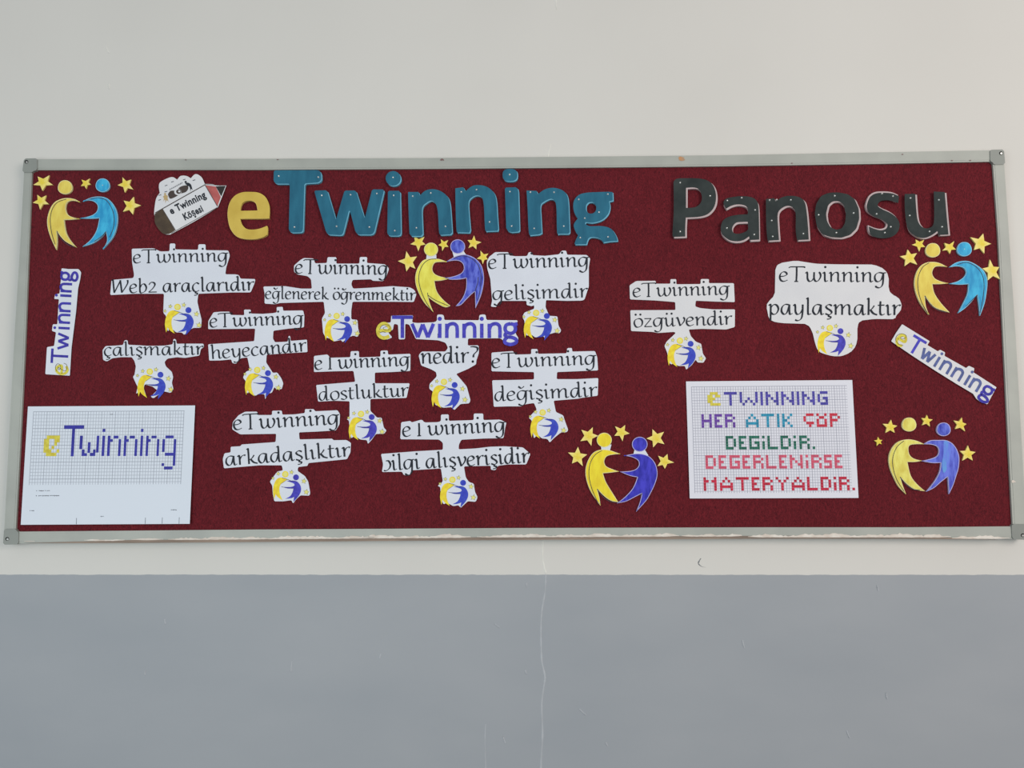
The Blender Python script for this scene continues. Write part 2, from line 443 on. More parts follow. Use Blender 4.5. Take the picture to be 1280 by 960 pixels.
cap([(1237.5, 187.2), (1255, 186.8), (1256.5, 205.5), (1242, 205.8), (1241, 202.3), (1238, 202.3)], 1251.4, 191.4, 2)
cap([(5, 661), (20, 661), (20.5, 664), (23.2, 664.5), (23, 680.5), (3.8, 681)], 9, 673.6, 3)
cap([(1265, 655), (1283, 655), (1286, 675), (1265.5, 674), (1264.5, 660)], 1278.5, 669, 4)
# lower edge: a strip coloured brown, and wall paint brushed raggedly onto the bar
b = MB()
edge_o = [(x, y + .1) for x, y in BO[1:-1]]; edge_i = [(x, y - 3.6) for x, y in BO[1:-1]]
b.prism([[(30, 678.9)] + edge_o + [(1225, 674.2), (1248, 674.6), (1225, 673.5)] + edge_i[::-1] + [(60, 678)]], FRONT + .0006, FRONT - .003, 'brown_edge')
tag(b.build('lower_edge_strip', bot), 'brown strip along the bottom edge')
def smear(x0, x1, amp, base_shift, y_of):
    up = []; dn = []; x = x0; ph = random.random() * 9
    while x < x1:
        e = min(1, (x - x0) / 14, (x1 - x) / 14)
        u = amp * e * (0.55 + .45 * math.sin(x * .11 + ph) * math.sin(x * .043 + ph) + random.uniform(-.28, .28))
        up.append((x, y_of(x) - base_shift - max(u, .25))); dn.append((x, y_of(x) - base_shift + .7 * e + .1 + random.uniform(0, .35)))
        x += random.uniform(1.5, 4.5)
    b = MB(); b.prism([up + dn[::-1]], FRONT + .0011, FRONT + .0002, 'white_paint_smear'); return b.build('paint_smear', bot)
def by(x):
    for (a, p), (c, q) in zip(BO, BO[1:]):
        if a <= x <= c: return p + (q - p) * (x - a) / (c - a)
    return BO[-1][1]
smear(30, 44, .9, 2.8, by); smear(105, 158, 1.6, 3.8, by); smear(164, 205, 1.6, 4.4, by); smear(210, 470, 3.0, 4.2, by)
smear(450, 590, 3.6, 4.2, by); smear(596, 850, 3.2, 4.2, by); smear(852, 930, 3.2, 4.0, by); smear(935, 1190, 4.2, 2.6, by); smear(1190, 1262, 3.4, 1.0, by)
def blot(name, c, r, m, parent, off=FRONT + .0004):
    P = [(c[0] + r * random.uniform(.5, 1.2) * 1.6 * math.cos(t * .7), c[1] + r * random.uniform(.5, 1.1) * math.sin(t * .7)) for t in range(9)]
    b = MB(); b.prism([crom(P, True, 3)], off, None, m); return b.build(name, parent)
blot('rust_stain', (852, 198), 3.2, 'rust_stain', top); blot('scuff_mark', (553, 199.5), 1.8, 'dark_stain', top)
blot('scuff_mark', (1266.5, 602), 2.0, 'white_paint_smear', board)
for x, y in ((232, 199.8), (347, 199.5), (1190, 200.6), (1213, 200.4), (1128, 193), (990, 204)): blot('scuff_mark', (x, y), .8, 'dark_stain', top)

# ------------------------------------------------------------------ big title letters
def letter(name, z, loops, shift, face, back, label, cat, group, pins, level=0.0, smooth_n=None, dark=False):
    lps = [[z(p) for p in lp] if smooth_n == 0 else (shape(z, lp, 4) if any(len(p) > 2 for p in lp) or smooth_n else rounded(z, lp, 9)) for lp in loops]
    c = centre(lps[0]); z0 = FELT + .0015 + level
    e = empty('letter_cutout' if 'dot' not in name else 'letter_dot', c[0], c[1], FELT, label, cat, group)
    bb = MB(); bb.prism([[(x + shift[0], y + shift[1]) for x, y in lp] for lp in lps], z0 + .0042, FELT, back)
    bb.build('backing_card', e)
    fb = MB(); fb.prism(lps, z0 + .0046, z0 + .0042, face, side=face); fb.build('letter_face', e)
    for p in pins:
        q = z(p); pin(e, q[0], q[1], z0 + .0046, 1.25)
    return e
R2 = Z(180, 200, 170 / 1280); R3 = Z(330, 195, 230 / 1280); R4 = Z(550, 195, 240 / 1280); R5 = Z(820, 200, 200 / 1280); R6 = Z(1000, 200, 200 / 1280)
c1 = 1
letter('e', R2, [[(790, 500), (805, 410), (850, 340), (920, 305), (1000, 300), (1080, 308), (1140, 345), (1175, 410), (1182, 480), (1178, 540, c1), (1160, 548), (905, 550, c1),
                  (920, 600), (960, 645), (1020, 655), (1090, 645), (1155, 620, c1), (1165, 632), (1163, 700, c1), (1120, 725), (1040, 742), (940, 738), (870, 712), (820, 650), (798, 580)],
                 [(908, 478, c1), (912, 440), (932, 400), (980, 380), (1030, 385), (1060, 415), (1072, 475, c1)]],
       (-.5, .5), 'mustard_card', 'mustard_edge', 'mustard yellow card letter e right of the pencil badge', 'letter', 'title letters', [])
TL = 'title letters'
teal = lambda z, loops, label, pins, nm='l', sm=None: letter(nm, z, loops, (1.2, 1.2), 'teal_card', 'teal_edge', label, 'letter', TL, pins, smooth_n=sm)
teal(R3, [[(68, 100), (66, 175), (82, 192), (180, 192), (172, 515), (188, 532), (262, 530), (270, 515), (280, 190), (378, 184), (398, 165), (395, 112), (378, 98)]],
     'teal card capital T with a wide bar, tucked under the frame', [(103, 140), (378, 148), (212, 495)])
teal(R3, [[(348, 240), (438, 238), (500, 446), (560, 240), (638, 240), (700, 436), (752, 232), (835, 232), (828, 262), (765, 532), (748, 546), (655, 546), (637, 530), (597, 378), (590, 380), (548, 542), (535, 550), (447, 546), (432, 530)]],
     'teal card letter w beside the capital T', [(402, 275), (602, 270), (785, 262), (505, 490), (733, 495)])
teal(R3, [[(862, 242), (946, 242), (952, 540), (940, 554), (870, 554), (857, 540)]], 'teal card stem of the first letter i, right of the w', [(902, 275), (910, 520)])
teal(R3, [[(898 + 52 * math.cos(t * math.pi / 10), 155 + 51 * math.sin(t * math.pi / 10)) for t in range(20)]],
     'round teal dot above the first letter i', [(898, 150)], 'dot', 0)
teal(R3, [[(1002, 250, c1), (1074, 250, c1), (1085, 275, c1), (1120, 242), (1170, 230), (1224, 242), (1271, 276), (1292, 323), (1302, 430), (1308, 532, c1), (1295, 545, c1), (1232, 548, c1), (1218, 530), (1210, 400), (1196, 335), (1165, 310), (1130, 325), (1100, 360), (1100, 450), (1104, 540, c1), (1092, 556, c1), (1025, 556, c1), (1012, 540, c1), (1006, 400)]],
     'teal card letter n, leftmost of the three teal n', [(1035, 280), (1160, 258), (1060, 500), (1262, 490)])
teal(R4, [[(102, 215, c1), (155, 208, c1), (170, 235, c1), (215, 200), (262, 194), (312, 205), (355, 240), (374, 290), (382, 400), (388, 485, c1), (383, 498, c1), (312, 500, c1), (300, 485), (292, 330), (278, 275), (245, 262), (212, 275), (190, 308), (194, 400), (202, 490, c1), (195, 510, c1), (120, 508, c1), (110, 495), (104, 350)]],
     'teal card letter n in the middle of the three teal n', [(142, 240), (243, 225), (330, 440)])
teal(R4, [[(432, 210), (513, 208), (522, 230), (530, 503), (470, 508), (442, 490)]], 'teal card stem of the second letter i', [(466, 238), (477, 468)])
teal(R4, [[(466 + 49 * math.copysign(abs(math.cos(t * math.pi / 10)) ** .75, math.cos(t * math.pi / 10)), 126 + 41 * math.copysign(abs(math.sin(t * math.pi / 10)) ** .75, math.sin(t * math.pi / 10))) for t in range(20)]],
     'squarish teal dot above the second letter i', [(464, 125)], 'dot', 0)
teal(R4, [[(577, 230, c1), (643, 232, c1), (652, 255, c1), (700, 222), (760, 212), (822, 232), (852, 280), (860, 400), (864, 508, c1), (855, 518, c1), (790, 518, c1), (780, 505), (776, 350), (764, 297), (735, 285), (692, 305), (670, 332), (673, 420), (678, 512, c1), (660, 522, c1), (607, 527, c1), (592, 510), (584, 350)]],
     'teal card letter n, rightmost of the three teal n', [(603, 242), (760, 242), (628, 483), (825, 468)])
teal(R4, [[(888, 330), (897, 290), (928, 258), (980, 244), (1060, 240), (1120, 238, c1), (1150, 240, c1), (1152, 296, c1), (1126, 302, c1), (1132, 340), (1120, 385), (1080, 425), (1020, 444), (972, 440, c1), (968, 452), (1000, 467), (1080, 467), (1140, 485), (1172, 530), (1183, 565, c1), (1135, 568), (1088, 575, c1), (1070, 552), (1030, 540), (992, 546), (975, 588, c1), (896, 588, c1), (905, 560), (922, 525, c1), (900, 495), (892, 455), (920, 415, c1), (896, 380)],
          [(970, 345), (978, 315), (1006, 303), (1035, 315), (1044, 345), (1035, 375), (1006, 387), (978, 375)]],
     'teal card letter g at the end of the teal word', [(1118, 255), (1060, 375), (965, 415), (935, 545), (1120, 540), (925, 290)])
blk = lambda z, loops, label, pins, sh=(2.1, 1.7): letter('l', z, loops, sh, 'black_card', 'white_foam_edge', label, 'letter', TL, pins)
blk(R5, [[(140, 175, c1), (165, 150), (240, 145), (350, 148), (420, 168), (463, 215), (480, 290), (467, 370), (420, 428), (350, 453), (238, 460, c1), (234, 540), (234, 612, c1), (140, 615, c1), (132, 590), (142, 400)],
         [(240, 222, c1), (310, 220), (348, 240), (368, 300), (352, 350), (310, 378), (240, 383, c1)]],
    'black card capital P with a pale edge', [(193, 182), (432, 288), (193, 573)])
blk(R5, [[(540, 345), (560, 310), (620, 295), (700, 289), (770, 300), (808, 330), (820, 380), (824, 500), (826, 636, c1), (752, 640, c1), (745, 610, c1), (700, 640), (640, 650), (580, 636), (530, 592), (518, 540), (540, 480), (600, 448), (680, 436), (733, 435, c1), (736, 395), (715, 365), (660, 354), (605, 365), (562, 388, c1)],
         [(610, 540), (640, 502), (690, 495), (735, 494, c1), (736, 555), (700, 580), (655, 590), (618, 580)]],
    'black card letter a beside the capital P', [(570, 325), (685, 303), (792, 400), (567, 545), (785, 597)], (1.2, 2.2))
blk(R5, [[(880, 312, c1), (945, 305, c1), (957, 330, c1), (1010, 297), (1070, 286), (1140, 295), (1186, 330), (1203, 400), (1215, 520), (1222, 636, c1), (1128, 640, c1), (1118, 560), (1118, 430), (1100, 385), (1060, 366), (1015, 380), (975, 425), (976, 530), (984, 640, c1), (893, 645, c1), (884, 560), (880, 430)]],
    'black card letter n with a pale edge', [(908, 322), (965, 318), (1078, 320), (925, 485), (933, 612), (1178, 590)])
blk(R6, [[(118, 430), (130, 350), (170, 287), (230, 262), (300, 258), (380, 272), (436, 312), (470, 390), (474, 470), (450, 550), (400, 600), (330, 622), (250, 618), (180, 594), (135, 530)],
         [(208, 430), (225, 360), (262, 330), (310, 328), (350, 355), (368, 430), (362, 500), (335, 548), (290, 558), (243, 538), (216, 490)]],
    'black card letter o with a pale edge', [(277, 287), (428, 425), (148, 440), (290, 582)])
blk(R6, [[(536, 360), (560, 298), (605, 268), (670, 262), (740, 268), (792, 290, c1), (787, 345, c1), (740, 328), (690, 322), (640, 332), (622, 366), (660, 395), (720, 422), (772, 462), (797, 512), (785, 570), (740, 612), (670, 626), (600, 616), (562, 590), (552, 532, c1), (600, 552), (650, 562), (690, 548), (700, 515), (665, 482), (600, 455), (555, 425), (538, 395)]],
    'black card letter s, its pale edge showing at the upper left', [(655, 270), (743, 290), (612, 432), (725, 535), (678, 582)], (-1.3, -1.7))
blk(R6, [[(838, 272, c1), (922, 270, c1), (932, 420), (948, 500), (985, 540), (1030, 545), (1066, 518), (1074, 440), (1070, 252, c1), (1158, 256, c1), (1172, 430), (1188, 596, c1), (1110, 600, c1), (1100, 568, c1), (1050, 603), (990, 624), (930, 610), (870, 560), (848, 480), (838, 380)]],
    'black card letter u, last of the title', [(883, 305), (877, 445), (1110, 320), (1135, 535), (1035, 572)], (2.1, 1.2))

# ------------------------------------------------------------------ pens and alphabets (x-height = 1)
HOOK = [(0, .84), (.09, .97), (.13, .75)]
CALL = {
    'e': (.62, [[(.06, .5), (.3, .54), (.47, .7), (.41, .92), (.24, .97), (.08, .76), (.03, .4), (.12, .08), (.3, .0), (.52, .14)]]),
    'T': (1.0, [[(.0, 1.38), (.04, 1.48), (.3, 1.5), (.9, 1.5), (.94, 1.4)], [(.46, 1.5), (.46, .7), (.44, 0)], [(.32, .0), (.56, .0)]]),
    '|': (1.0, [[(.46, 1.28), (.46, .7), (.44, 0)], [(.32, .0), (.56, .0)]]),
    'w': (1.08, [HOOK + [(.14, .3), (.24, .03), (.4, .08), (.54, .4)], [(.55, .97), (.55, .3), (.66, .03), (.82, .12), (.95, .5), (.93, .82), (.84, .97)]]),
    'i': (.4, [HOOK + [(.14, .2), (.2, .02), (.34, .12)]], (.16, 1.5)),
    'ı': (.4, [HOOK + [(.14, .2), (.2, .02), (.34, .12)]]),
    'n': (.8, [HOOK + [(.13, 0)], [(.13, .5), (.3, .88), (.47, .97), (.56, .8), (.56, .2), (.62, .02), (.75, .12)]]),
    'm': (1.24, [HOOK + [(.13, 0)], [(.13, .5), (.3, .88), (.44, .97), (.52, .8), (.52, 0)], [(.52, .5), (.7, .88), (.86, .97), (.96, .8), (.96, .2), (1.02, .02), (1.16, .12)]]),
    'g': (.76, [[(.56, .9), (.32, .98), (.11, .8), (.04, .45), (.13, .1), (.3, .06), (.46, .3), (.58, .95)], [(.58, .95), (.57, .3), (.52, -.3), (.34, -.58), (.14, -.5), (.12, -.38)], [(.56, .94), (.74, .97)]]),
    'r': (.56, [HOOK + [(.13, 0)], [(.13, .5), (.26, .85), (.42, .97), (.5, .9)]]),
    'a': (.76, [[(.52, .92), (.28, .97), (.09, .72), (.05, .3), (.2, .02), (.38, .2), (.53, .95)], [(.53, .97), (.53, .25), (.59, .02), (.72, .12)]]),
    'c': (.6, [[(.5, .84), (.32, .98), (.11, .76), (.04, .4), (.14, .06), (.32, 0), (.5, .14)]]),
    'l': (.4, [[(.03, 1.5), (.12, 1.6), (.14, 1.3), (.14, .2), (.2, .02), (.34, .1)]]),
    'd': (.78, [[(.52, .92), (.28, .97), (.09, .72), (.05, .3), (.2, .02), (.38, .2), (.53, .9)], [(.42, 1.52), (.52, 1.6), (.54, 1.3), (.53, .25), (.59, .02), (.72, .12)]]),
    'k': (.7, [[(.03, 1.5), (.12, 1.6), (.14, 1.3), (.13, 0)], [(.14, .4), (.34, .6), (.48, .9)], [(.24, .52), (.42, .16), (.66, .02)]]),
    'b': (.7, [[(.03, 1.5), (.12, 1.6), (.13, 1.3), (.12, .1), (.3, 0), (.5, .2), (.57, .6), (.44, .95), (.26, .9), (.13, .55)]]),
    'ɔ': (.6, [[(.05, .02), (.24, 0), (.44, .22), (.52, .6), (.4, .95), (.22, .96)]]),
    'h': (.8, [[(.03, 1.5), (.12, 1.6), (.14, 1.3), (.13, 0)], [(.13, .5), (.3, .88), (.47, .97), (.56, .8), (.56, .2), (.62, .02), (.75, .12)]]),
    'y': (.76, [HOOK + [(.14, .3), (.24, .03), (.42, .12), (.56, .5)], [(.58, .97), (.57, .2), (.5, -.36), (.3, -.58), (.12, -.5)]]),
    'u': (.78, [HOOK + [(.14, .3), (.23, .03), (.4, .12), (.54, .45)], [(.55, .97), (.55, .2), (.62, .02), (.74, .12)]]),
    'o': (.7, [[(.34, .97), (.12, .82), (.05, .45), (.16, .06), (.34, .01), (.54, .2), (.6, .6), (.5, .9), (.34, .97)]]),
    's': (.54, [[(.44, .86), (.26, .98), (.09, .82), (.14, .62), (.36, .4), (.42, .18), (.26, 0), (.04, .1)]]),
    't': (.48, [[(.16, 1.32), (.14, .7), (.15, .15), (.26, .01), (.42, .12)], [(.0, .93), (.4, .96)]]),
    'v': (.68, [[(0, .88), (.1, .97), (.18, .6), (.28, .02)], [(.28, .02), (.5, .4), (.59, .76), (.5, .97)]]),
    'z': (.62, [[(.04, .94), (.5, .94)], [(.5, .94), (.03, .04)], [(.03, .04), (.54, .04)]]),
    'p': (.74, [HOOK + [(.12, -.6)], [(.13, .62), (.3, .93), (.5, .88), (.6, .5), (.46, .08), (.27, .02), (.13, .2)]]),
    'W': (1.25, [[(0, 1.4), (.08, 1.5), (.12, .8), (.16, .04)], [(.16, .04), (.6, 1.35)], [(.6, 1.45), (.7, .04)], [(.7, .04), (1.1, 1.0), (1.12, 1.45)]]),
    '2': (.7, [[(.06, .86), (.2, 1.12), (.42, 1.08), (.48, .82), (.3, .4), (.02, .04)], [(.02, .04), (.6, .04)]]),
    '?': (.62, [[(.06, 1.5), (.25, 1.52), (.5, 1.42), (.5, 1.12), (.28, .78), (.24, .5)]], (.2, .1)),
    ' ': (.34, []),
}
CED = [(.26, .0), (.24, -.14), (.37, -.22), (.32, -.38), (.14, -.42)]
CALL['ç'] = (.6, CALL['c'][1] + [CED]); CALL['ş'] = (.54, CALL['s'][1] + [CED])
CALL['ğ'] = (.76, CALL['g'][1] + [[(.12, 1.44), (.3, 1.24), (.48, 1.44)]])
CALL['ö'] = (.7, CALL['o'][1], (.16, 1.42), (.48, 1.42)); CALL['ü'] = (.78, CALL['u'][1], (.18, 1.42), (.5, 1.42))

def nib(xh, thick=.205, thin=.072, ang=math.radians(28)):
    def w(d):
        k = d - ang
        return xh * math.hypot(thick * math.sin(k), thin * math.cos(k))
    return w
def write(text, z, p0, p1, xh, off, parent, font=CALL, m='ink', pen=None, name='lettering'):
    """a printed line: baseline from p0 to p1 (crop pixels), x-height xh (crop pixels), spread to fill"""
    a = z(p0); bq = z(p1); xh = xh * z.k
    L_ = math.hypot(bq[0] - a[0], bq[1] - a[1]); ux, uy = (bq[0] - a[0]) / L_, (bq[1] - a[1]) / L_
    vx, vy = uy, -ux
    tot = sum(font[c][0] for c in text) - .1
    sx = L_ / tot
    pen = pen or nib(xh)
    mb = MB(); x = 0
    for c in text:
        g = font[c]
        T = lambda p: (a[0] + ux * (x + p[0]) * sx + vx * p[1] * xh, a[1] + uy * (x + p[0]) * sx + vy * p[1] * xh)
        for st in g[1]:
            P = [T(p) for p in (crom(st, False, 4) if len(st) > 2 else st)]
            mb.ribbon(P, pen, off, m)
        for dt in g[2:]:
            mb.disc(T(dt), xh * .125, off, m, 10)
        x += g[0]
    return mb.build(name, parent)

# ------------------------------------------------------------------ the printed pair of figures (crop units of the largest note)
def logo(z, head, parent, off, s=1.0, blue='print_blue', bhead=True, rot=0.0):
    hx, hy = z(head); k = .1484 * s; cr, sr = math.cos(rot), math.sin(rot)
    def q(p):
        x, y = (p[0] - 678) * k, (p[1] - 633) * k
        return (hx + x * cr - y * sr, hy + x * sr + y * cr)
    mb = MB(); F = lambda pts: shape(q, pts, 3)
    mb.prism([F([(605, 652, 1), (560, 634), (520, 645), (495, 685), (484, 740), (487, 780), (495, 818, 1), (506, 775, 1), (525, 800), (566, 828, 1), (545, 780), (538, 730), (550, 690), (580, 668)])], off, None, 'print_yellow')
    mb.prism([F([(598, 664, 1), (650, 660), (690, 670), (716, 705), (720, 745), (700, 790), (656, 840, 1), (662, 797, 1), (640, 808), (588, 814, 1), (630, 790), (650, 755), (656, 728, 1), (605, 726), (562, 713, 1), (630, 714), (664, 702), (655, 682)])], off, None, blue)
    if bhead: mb.disc(q((678, 633)), 25 * k, off, blue, 16)
    mb.disc(q((588, 607)), 27 * k, off, 'print_yellow', 16)
    mb.disc(q((588, 607)), 19 * k, off + .00012, 'print_pale_yellow', 14)
    pen = lambda d: .5
    mb.ribbon([q(p) for p in crom([(560, 637), (600, 648), (640, 664), (672, 668)], False, 4)], pen, off + .00014, 'pencil_line')
    mb.ribbon([q(p) for p in crom([(555, 712), (600, 720), (655, 724)], False, 4)], pen, off + .00014, 'pencil_line')
    mb.ribbon([q(p) for p in crom([(604, 651), (580, 668), (548, 690)], False, 4)], lambda d: .35, off + .00014, 'olive_line')
    for sx, sy, r in ((484, 640, 15), (528, 602, 18), (640, 590, 20), (745, 665, 24), (765, 757, 26)):
        P = [(sx + (r if i % 2 == 0 else r * .45) * math.sin(math.pi * i / 5 + .2), sy - (r if i % 2 == 0 else r * .45) * math.cos(math.pi * i / 5 + .2)) for i in range(10)]
        mb.prism([[q(p) for p in P]], off, None, 'print_pale_yellow')
        P.append(P[0]); mb.ribbon([q(p) for p in P], lambda d: .28, off + .0001, 'olive_line')
    return mb.build('figure_print', parent)

NG = 'white slogan cutouts'
def note(z, outline, lines, head, label, level=.0014, r=7, paper='paper', **kw):
    lp = rounded(z, outline, r); c = centre(lp); f = FELT + level
    e = empty('slogan_cutout', c[0], c[1], FELT, label, 'paper note', NG)
    b = MB(); b.prism([lp], f, f - .0004, paper); b.build('paper', e)
    # two spots of glue hold it off the felt
    g = MB(); g.disc((c[0], c[1] - 5), 5, f - .0004, 'paper', 12, back=FELT); g.build('glue_dab', e)
    for ln in lines:
        write(ln[0], z, ln[1], ln[2], ln[3], f + .0002, e)
    if head: logo(z, head, e, f + .0002, **kw)
    return e
q = Z(120, 295, 210 / 1280)
note(q, [(272, 97), (440, 93), (490, 118), (560, 116), (562, 57), (605, 57), (602, 102), (778, 105), (780, 63), (835, 63), (835, 108), (1008, 110), (1020, 150), (992, 240), (985, 292), (1065, 292), (1090, 298), (1100, 325), (1215, 328), (1208, 360), (1178, 430), (1040, 430), (780, 440), (772, 500), (790, 580), (805, 640), (800, 700), (740, 700), (700, 725), (672, 755), (655, 735), (610, 735), (560, 690), (550, 730), (535, 690), (535, 610), (512, 585), (518, 440), (300, 440), (108, 450), (118, 335), (285, 320), (290, 295), (275, 200)],
     [('eTwinning', (284, 206), (1000, 193), 66), ('Web2 araçlarıdır', (122, 436), (1200, 414), 68)], (704, 565),
     'white paper slogan whose lower line reads Web2 araçlarıdır, under the pencil badge', blue='print_blue', s=1.02)
q = Z(120, 370, 150 / 1108)
note(q, [(60, 500), (88, 462), (180, 458), (250, 452), (262, 408), (292, 408), (296, 450), (400, 455), (470, 460), (560, 460), (640, 458), (708, 446), (715, 395), (738, 400), (745, 442), (790, 440), (992, 440), (998, 470), (968, 490), (955, 550), (820, 572), (750, 565), (660, 578), (632, 610), (645, 650), (700, 700), (712, 750), (700, 800), (715, 860), (690, 895), (650, 885), (620, 880), (530, 945), (505, 930), (565, 870), (520, 835), (450, 815), (440, 850), (460, 915), (410, 870), (370, 905), (385, 840), (365, 800), (340, 745), (355, 730), (368, 650), (355, 600), (330, 565), (230, 565), (150, 575), (100, 605), (65, 590)],
     [('çalışmaktır', (74, 553), (985, 541), 80)], (595, 727), 'small white paper slogan reading çalışmaktır, left of the heyecandır slogan')
q = Z(250, 375, 150 / 1152)
note(q, [(78, 280), (80, 200), (130, 118), (200, 112), (285, 112), (292, 143), (425, 146), (422, 92), (488, 92), (488, 130), (600, 133), (700, 126), (738, 118), (735, 68), (795, 65), (797, 103), (990, 100), (1002, 150), (998, 262), (850, 275), (705, 295), (700, 370), (720, 405), (842, 400), (850, 345), (866, 345), (870, 393), (1027, 380), (1032, 500), (850, 510), (640, 525), (635, 600), (700, 700), (740, 695), (780, 750), (800, 800), (785, 855), (735, 860), (715, 835), (690, 890), (650, 900), (625, 955), (620, 905), (560, 905), (530, 920), (495, 895), (470, 870), (462, 898), (440, 880), (440, 780), (412, 745), (440, 690), (480, 670), (455, 550), (390, 560), (345, 612), (310, 605), (300, 570), (200, 580), (88, 582), (78, 425), (520, 395), (530, 275)],
     [('eTwinning', (95, 262), (985, 232), 86), ('heyecandır', (108, 568), (1018, 492), 86)], (652, 702), 'white paper slogan whose lower line reads heyecandır')
q = Z(325, 310, 200 / 1280)
note(q, [(272, 190), (272, 140), (320, 98), (350, 80), (430, 84), (440, 123), (535, 120), (540, 73), (612, 73), (610, 125), (795, 125), (798, 72), (858, 72), (855, 120), (1000, 130), (1033, 165), (1010, 230), (985, 265), (900, 262), (890, 250), (740, 255), (730, 290), (745, 325), (880, 318), (1060, 305), (1200, 315), (1235, 335), (1252, 370), (1230, 432), (1060, 430), (740, 430), (730, 500), (730, 570), (780, 575), (785, 640), (795, 685), (780, 712), (745, 700), (700, 720), (660, 755), (650, 735), (590, 748), (560, 725), (525, 715), (505, 680), (495, 565), (520, 520), (510, 430), (160, 440), (120, 450), (36, 445), (38, 370), (26, 308), (200, 305), (330, 325), (415, 325), (408, 250), (380, 225), (300, 212)],
     [('eTwinning', (280, 203), (1018, 214), 74), ('eğlenerek öğrenmektir', (42, 406), (1240, 419), 62)], (697, 568), 'white paper slogan whose lower line reads eğlenerek öğrenmektir', s=.98)
q = Z(600, 300, 160 / 1182)
note(q, [(68, 268), (62, 200), (85, 155), (140, 112), (262, 112), (270, 143), (330, 150), (435, 148), (450, 112), (480, 112), (484, 140), (600, 146), (730, 132), (755, 98), (795, 98), (805, 136), (985, 138), (1018, 170), (1005, 250), (1005, 430), (965, 550), (940, 560), (800, 562), (610, 555), (605, 620), (640, 700), (715, 705), (725, 790), (750, 835), (735, 862), (690, 855), (640, 870), (600, 915), (590, 890), (510, 900), (470, 870), (430, 885), (415, 800), (410, 745), (390, 710), (410, 670), (500, 635), (500, 600), (480, 612), (430, 600), (430, 562), (185, 562), (160, 590), (150, 620), (100, 615), (112, 560), (105, 480), (95, 360)],
     [('eTwinning', (78, 265), (1000, 244), 88), ('gelişimdir', (116, 555), (990, 530), 86)], (617, 702), 'white paper slogan whose lower line reads gelişimdir', level=.0026)
q = Z(775, 335, 160 / 1182)
note(q, [(92, 290), (88, 160), (150, 120), (330, 118), (332, 145), (465, 145), (465, 103), (520, 103), (520, 150), (745, 148), (745, 102), (822, 102), (820, 140), (1052, 140), (1060, 315), (880, 310), (700, 302), (695, 355), (740, 370), (860, 382), (1062, 382), (1060, 545), (980, 568), (760, 562), (635, 568), (655, 630), (700, 680), (750, 700), (765, 790), (795, 835), (770, 875), (715, 872), (700, 845), (660, 900), (610, 940), (600, 905), (540, 905), (490, 880), (475, 892), (455, 875), (435, 780), (410, 720), (430, 680), (515, 600), (500, 590), (350, 600), (300, 590), (102, 582), (95, 390), (512, 388), (510, 315), (330, 300)],
     [('eTwinning', (120, 267), (1005, 246), 82), ('özgüvendir', (126, 548), (1030, 522), 82)], (652, 700), 'white paper slogan whose lower line reads özgüvendir', paper='paper_warm')
q = Z(950, 320, 190 / 1280)
note(q, [(130, 95), (165, 60), (300, 38), (470, 65), (640, 70), (960, 72), (1050, 110), (1085, 170), (1082, 280), (1110, 325), (1160, 345), (1185, 380), (1197, 435), (1170, 480), (1145, 500), (1140, 532), (960, 530), (840, 545), (820, 590), (820, 720), (790, 790), (720, 835), (650, 848), (570, 835), (490, 805), (465, 740), (440, 630), (400, 572), (180, 565), (100, 550), (72, 520), (66, 480), (52, 420), (70, 385), (125, 330)],
     [('eTwinning', (162, 213), (1050, 220), 82), ('paylaşmaktır', (72, 492), (1178, 498), 88)], (678, 633), 'large rounded white paper slogan whose lower line reads paylaşmaktır', paper='paper_warm', r=22, blue='letter_blue')
q = Z(380, 425, 150 / 1067)
note(q, [(88, 285), (88, 142), (210, 128), (230, 158), (412, 153), (415, 100), (488, 98), (490, 155), (680, 148), (680, 95), (745, 92), (748, 130), (947, 122), (945, 275), (780, 285), (630, 290), (630, 385), (940, 385), (912, 515), (740, 520), (590, 525), (590, 630), (650, 690), (690, 690), (710, 780), (735, 805), (710, 835), (640, 835), (600, 890), (568, 925), (560, 890), (500, 885), (450, 850), (420, 875), (405, 800), (400, 715), (378, 705), (405, 680), (405, 545), (270, 540), (125, 548), (108, 400), (455, 372), (440, 275), (270, 278)],
     [('e|winning', (96, 264), (935, 228), 82), ('dostluktur', (132, 540), (925, 500), 80)], (602, 685), 'white paper slogan whose lower line reads dostluktur', blue='letter_blue')
q = Z(600, 425, 160 / 1138)
note(q, [(102, 278), (102, 112), (295, 98), (310, 130), (455, 126), (455, 80), (512, 80), (515, 123), (770, 118), (775, 72), (818, 70), (820, 103), (1022, 98), (1042, 150), (1050, 270), (860, 278), (685, 285), (682, 348), (860, 348), (1052, 338), (1047, 495), (900, 515), (870, 522), (655, 540), (675, 640), (740, 670), (755, 720), (785, 800), (770, 820), (720, 822), (660, 870), (620, 912), (600, 880), (550, 875), (510, 840), (480, 875), (465, 800), (460, 715), (432, 690), (480, 640), (505, 620), (480, 560), (400, 572), (370, 590), (240, 590), (122, 594), (108, 358), (300, 355), (480, 350), (480, 285), (290, 282)],
     [('eTwinning', (106, 248), (1025, 218), 84), ('değişimdir', (130, 545), (1038, 500), 84)], (652, 672), 'white paper slogan whose lower line reads değişimdir, its small blue figure headless', bhead=False)
q = Z(270, 505, 180 / 1280)
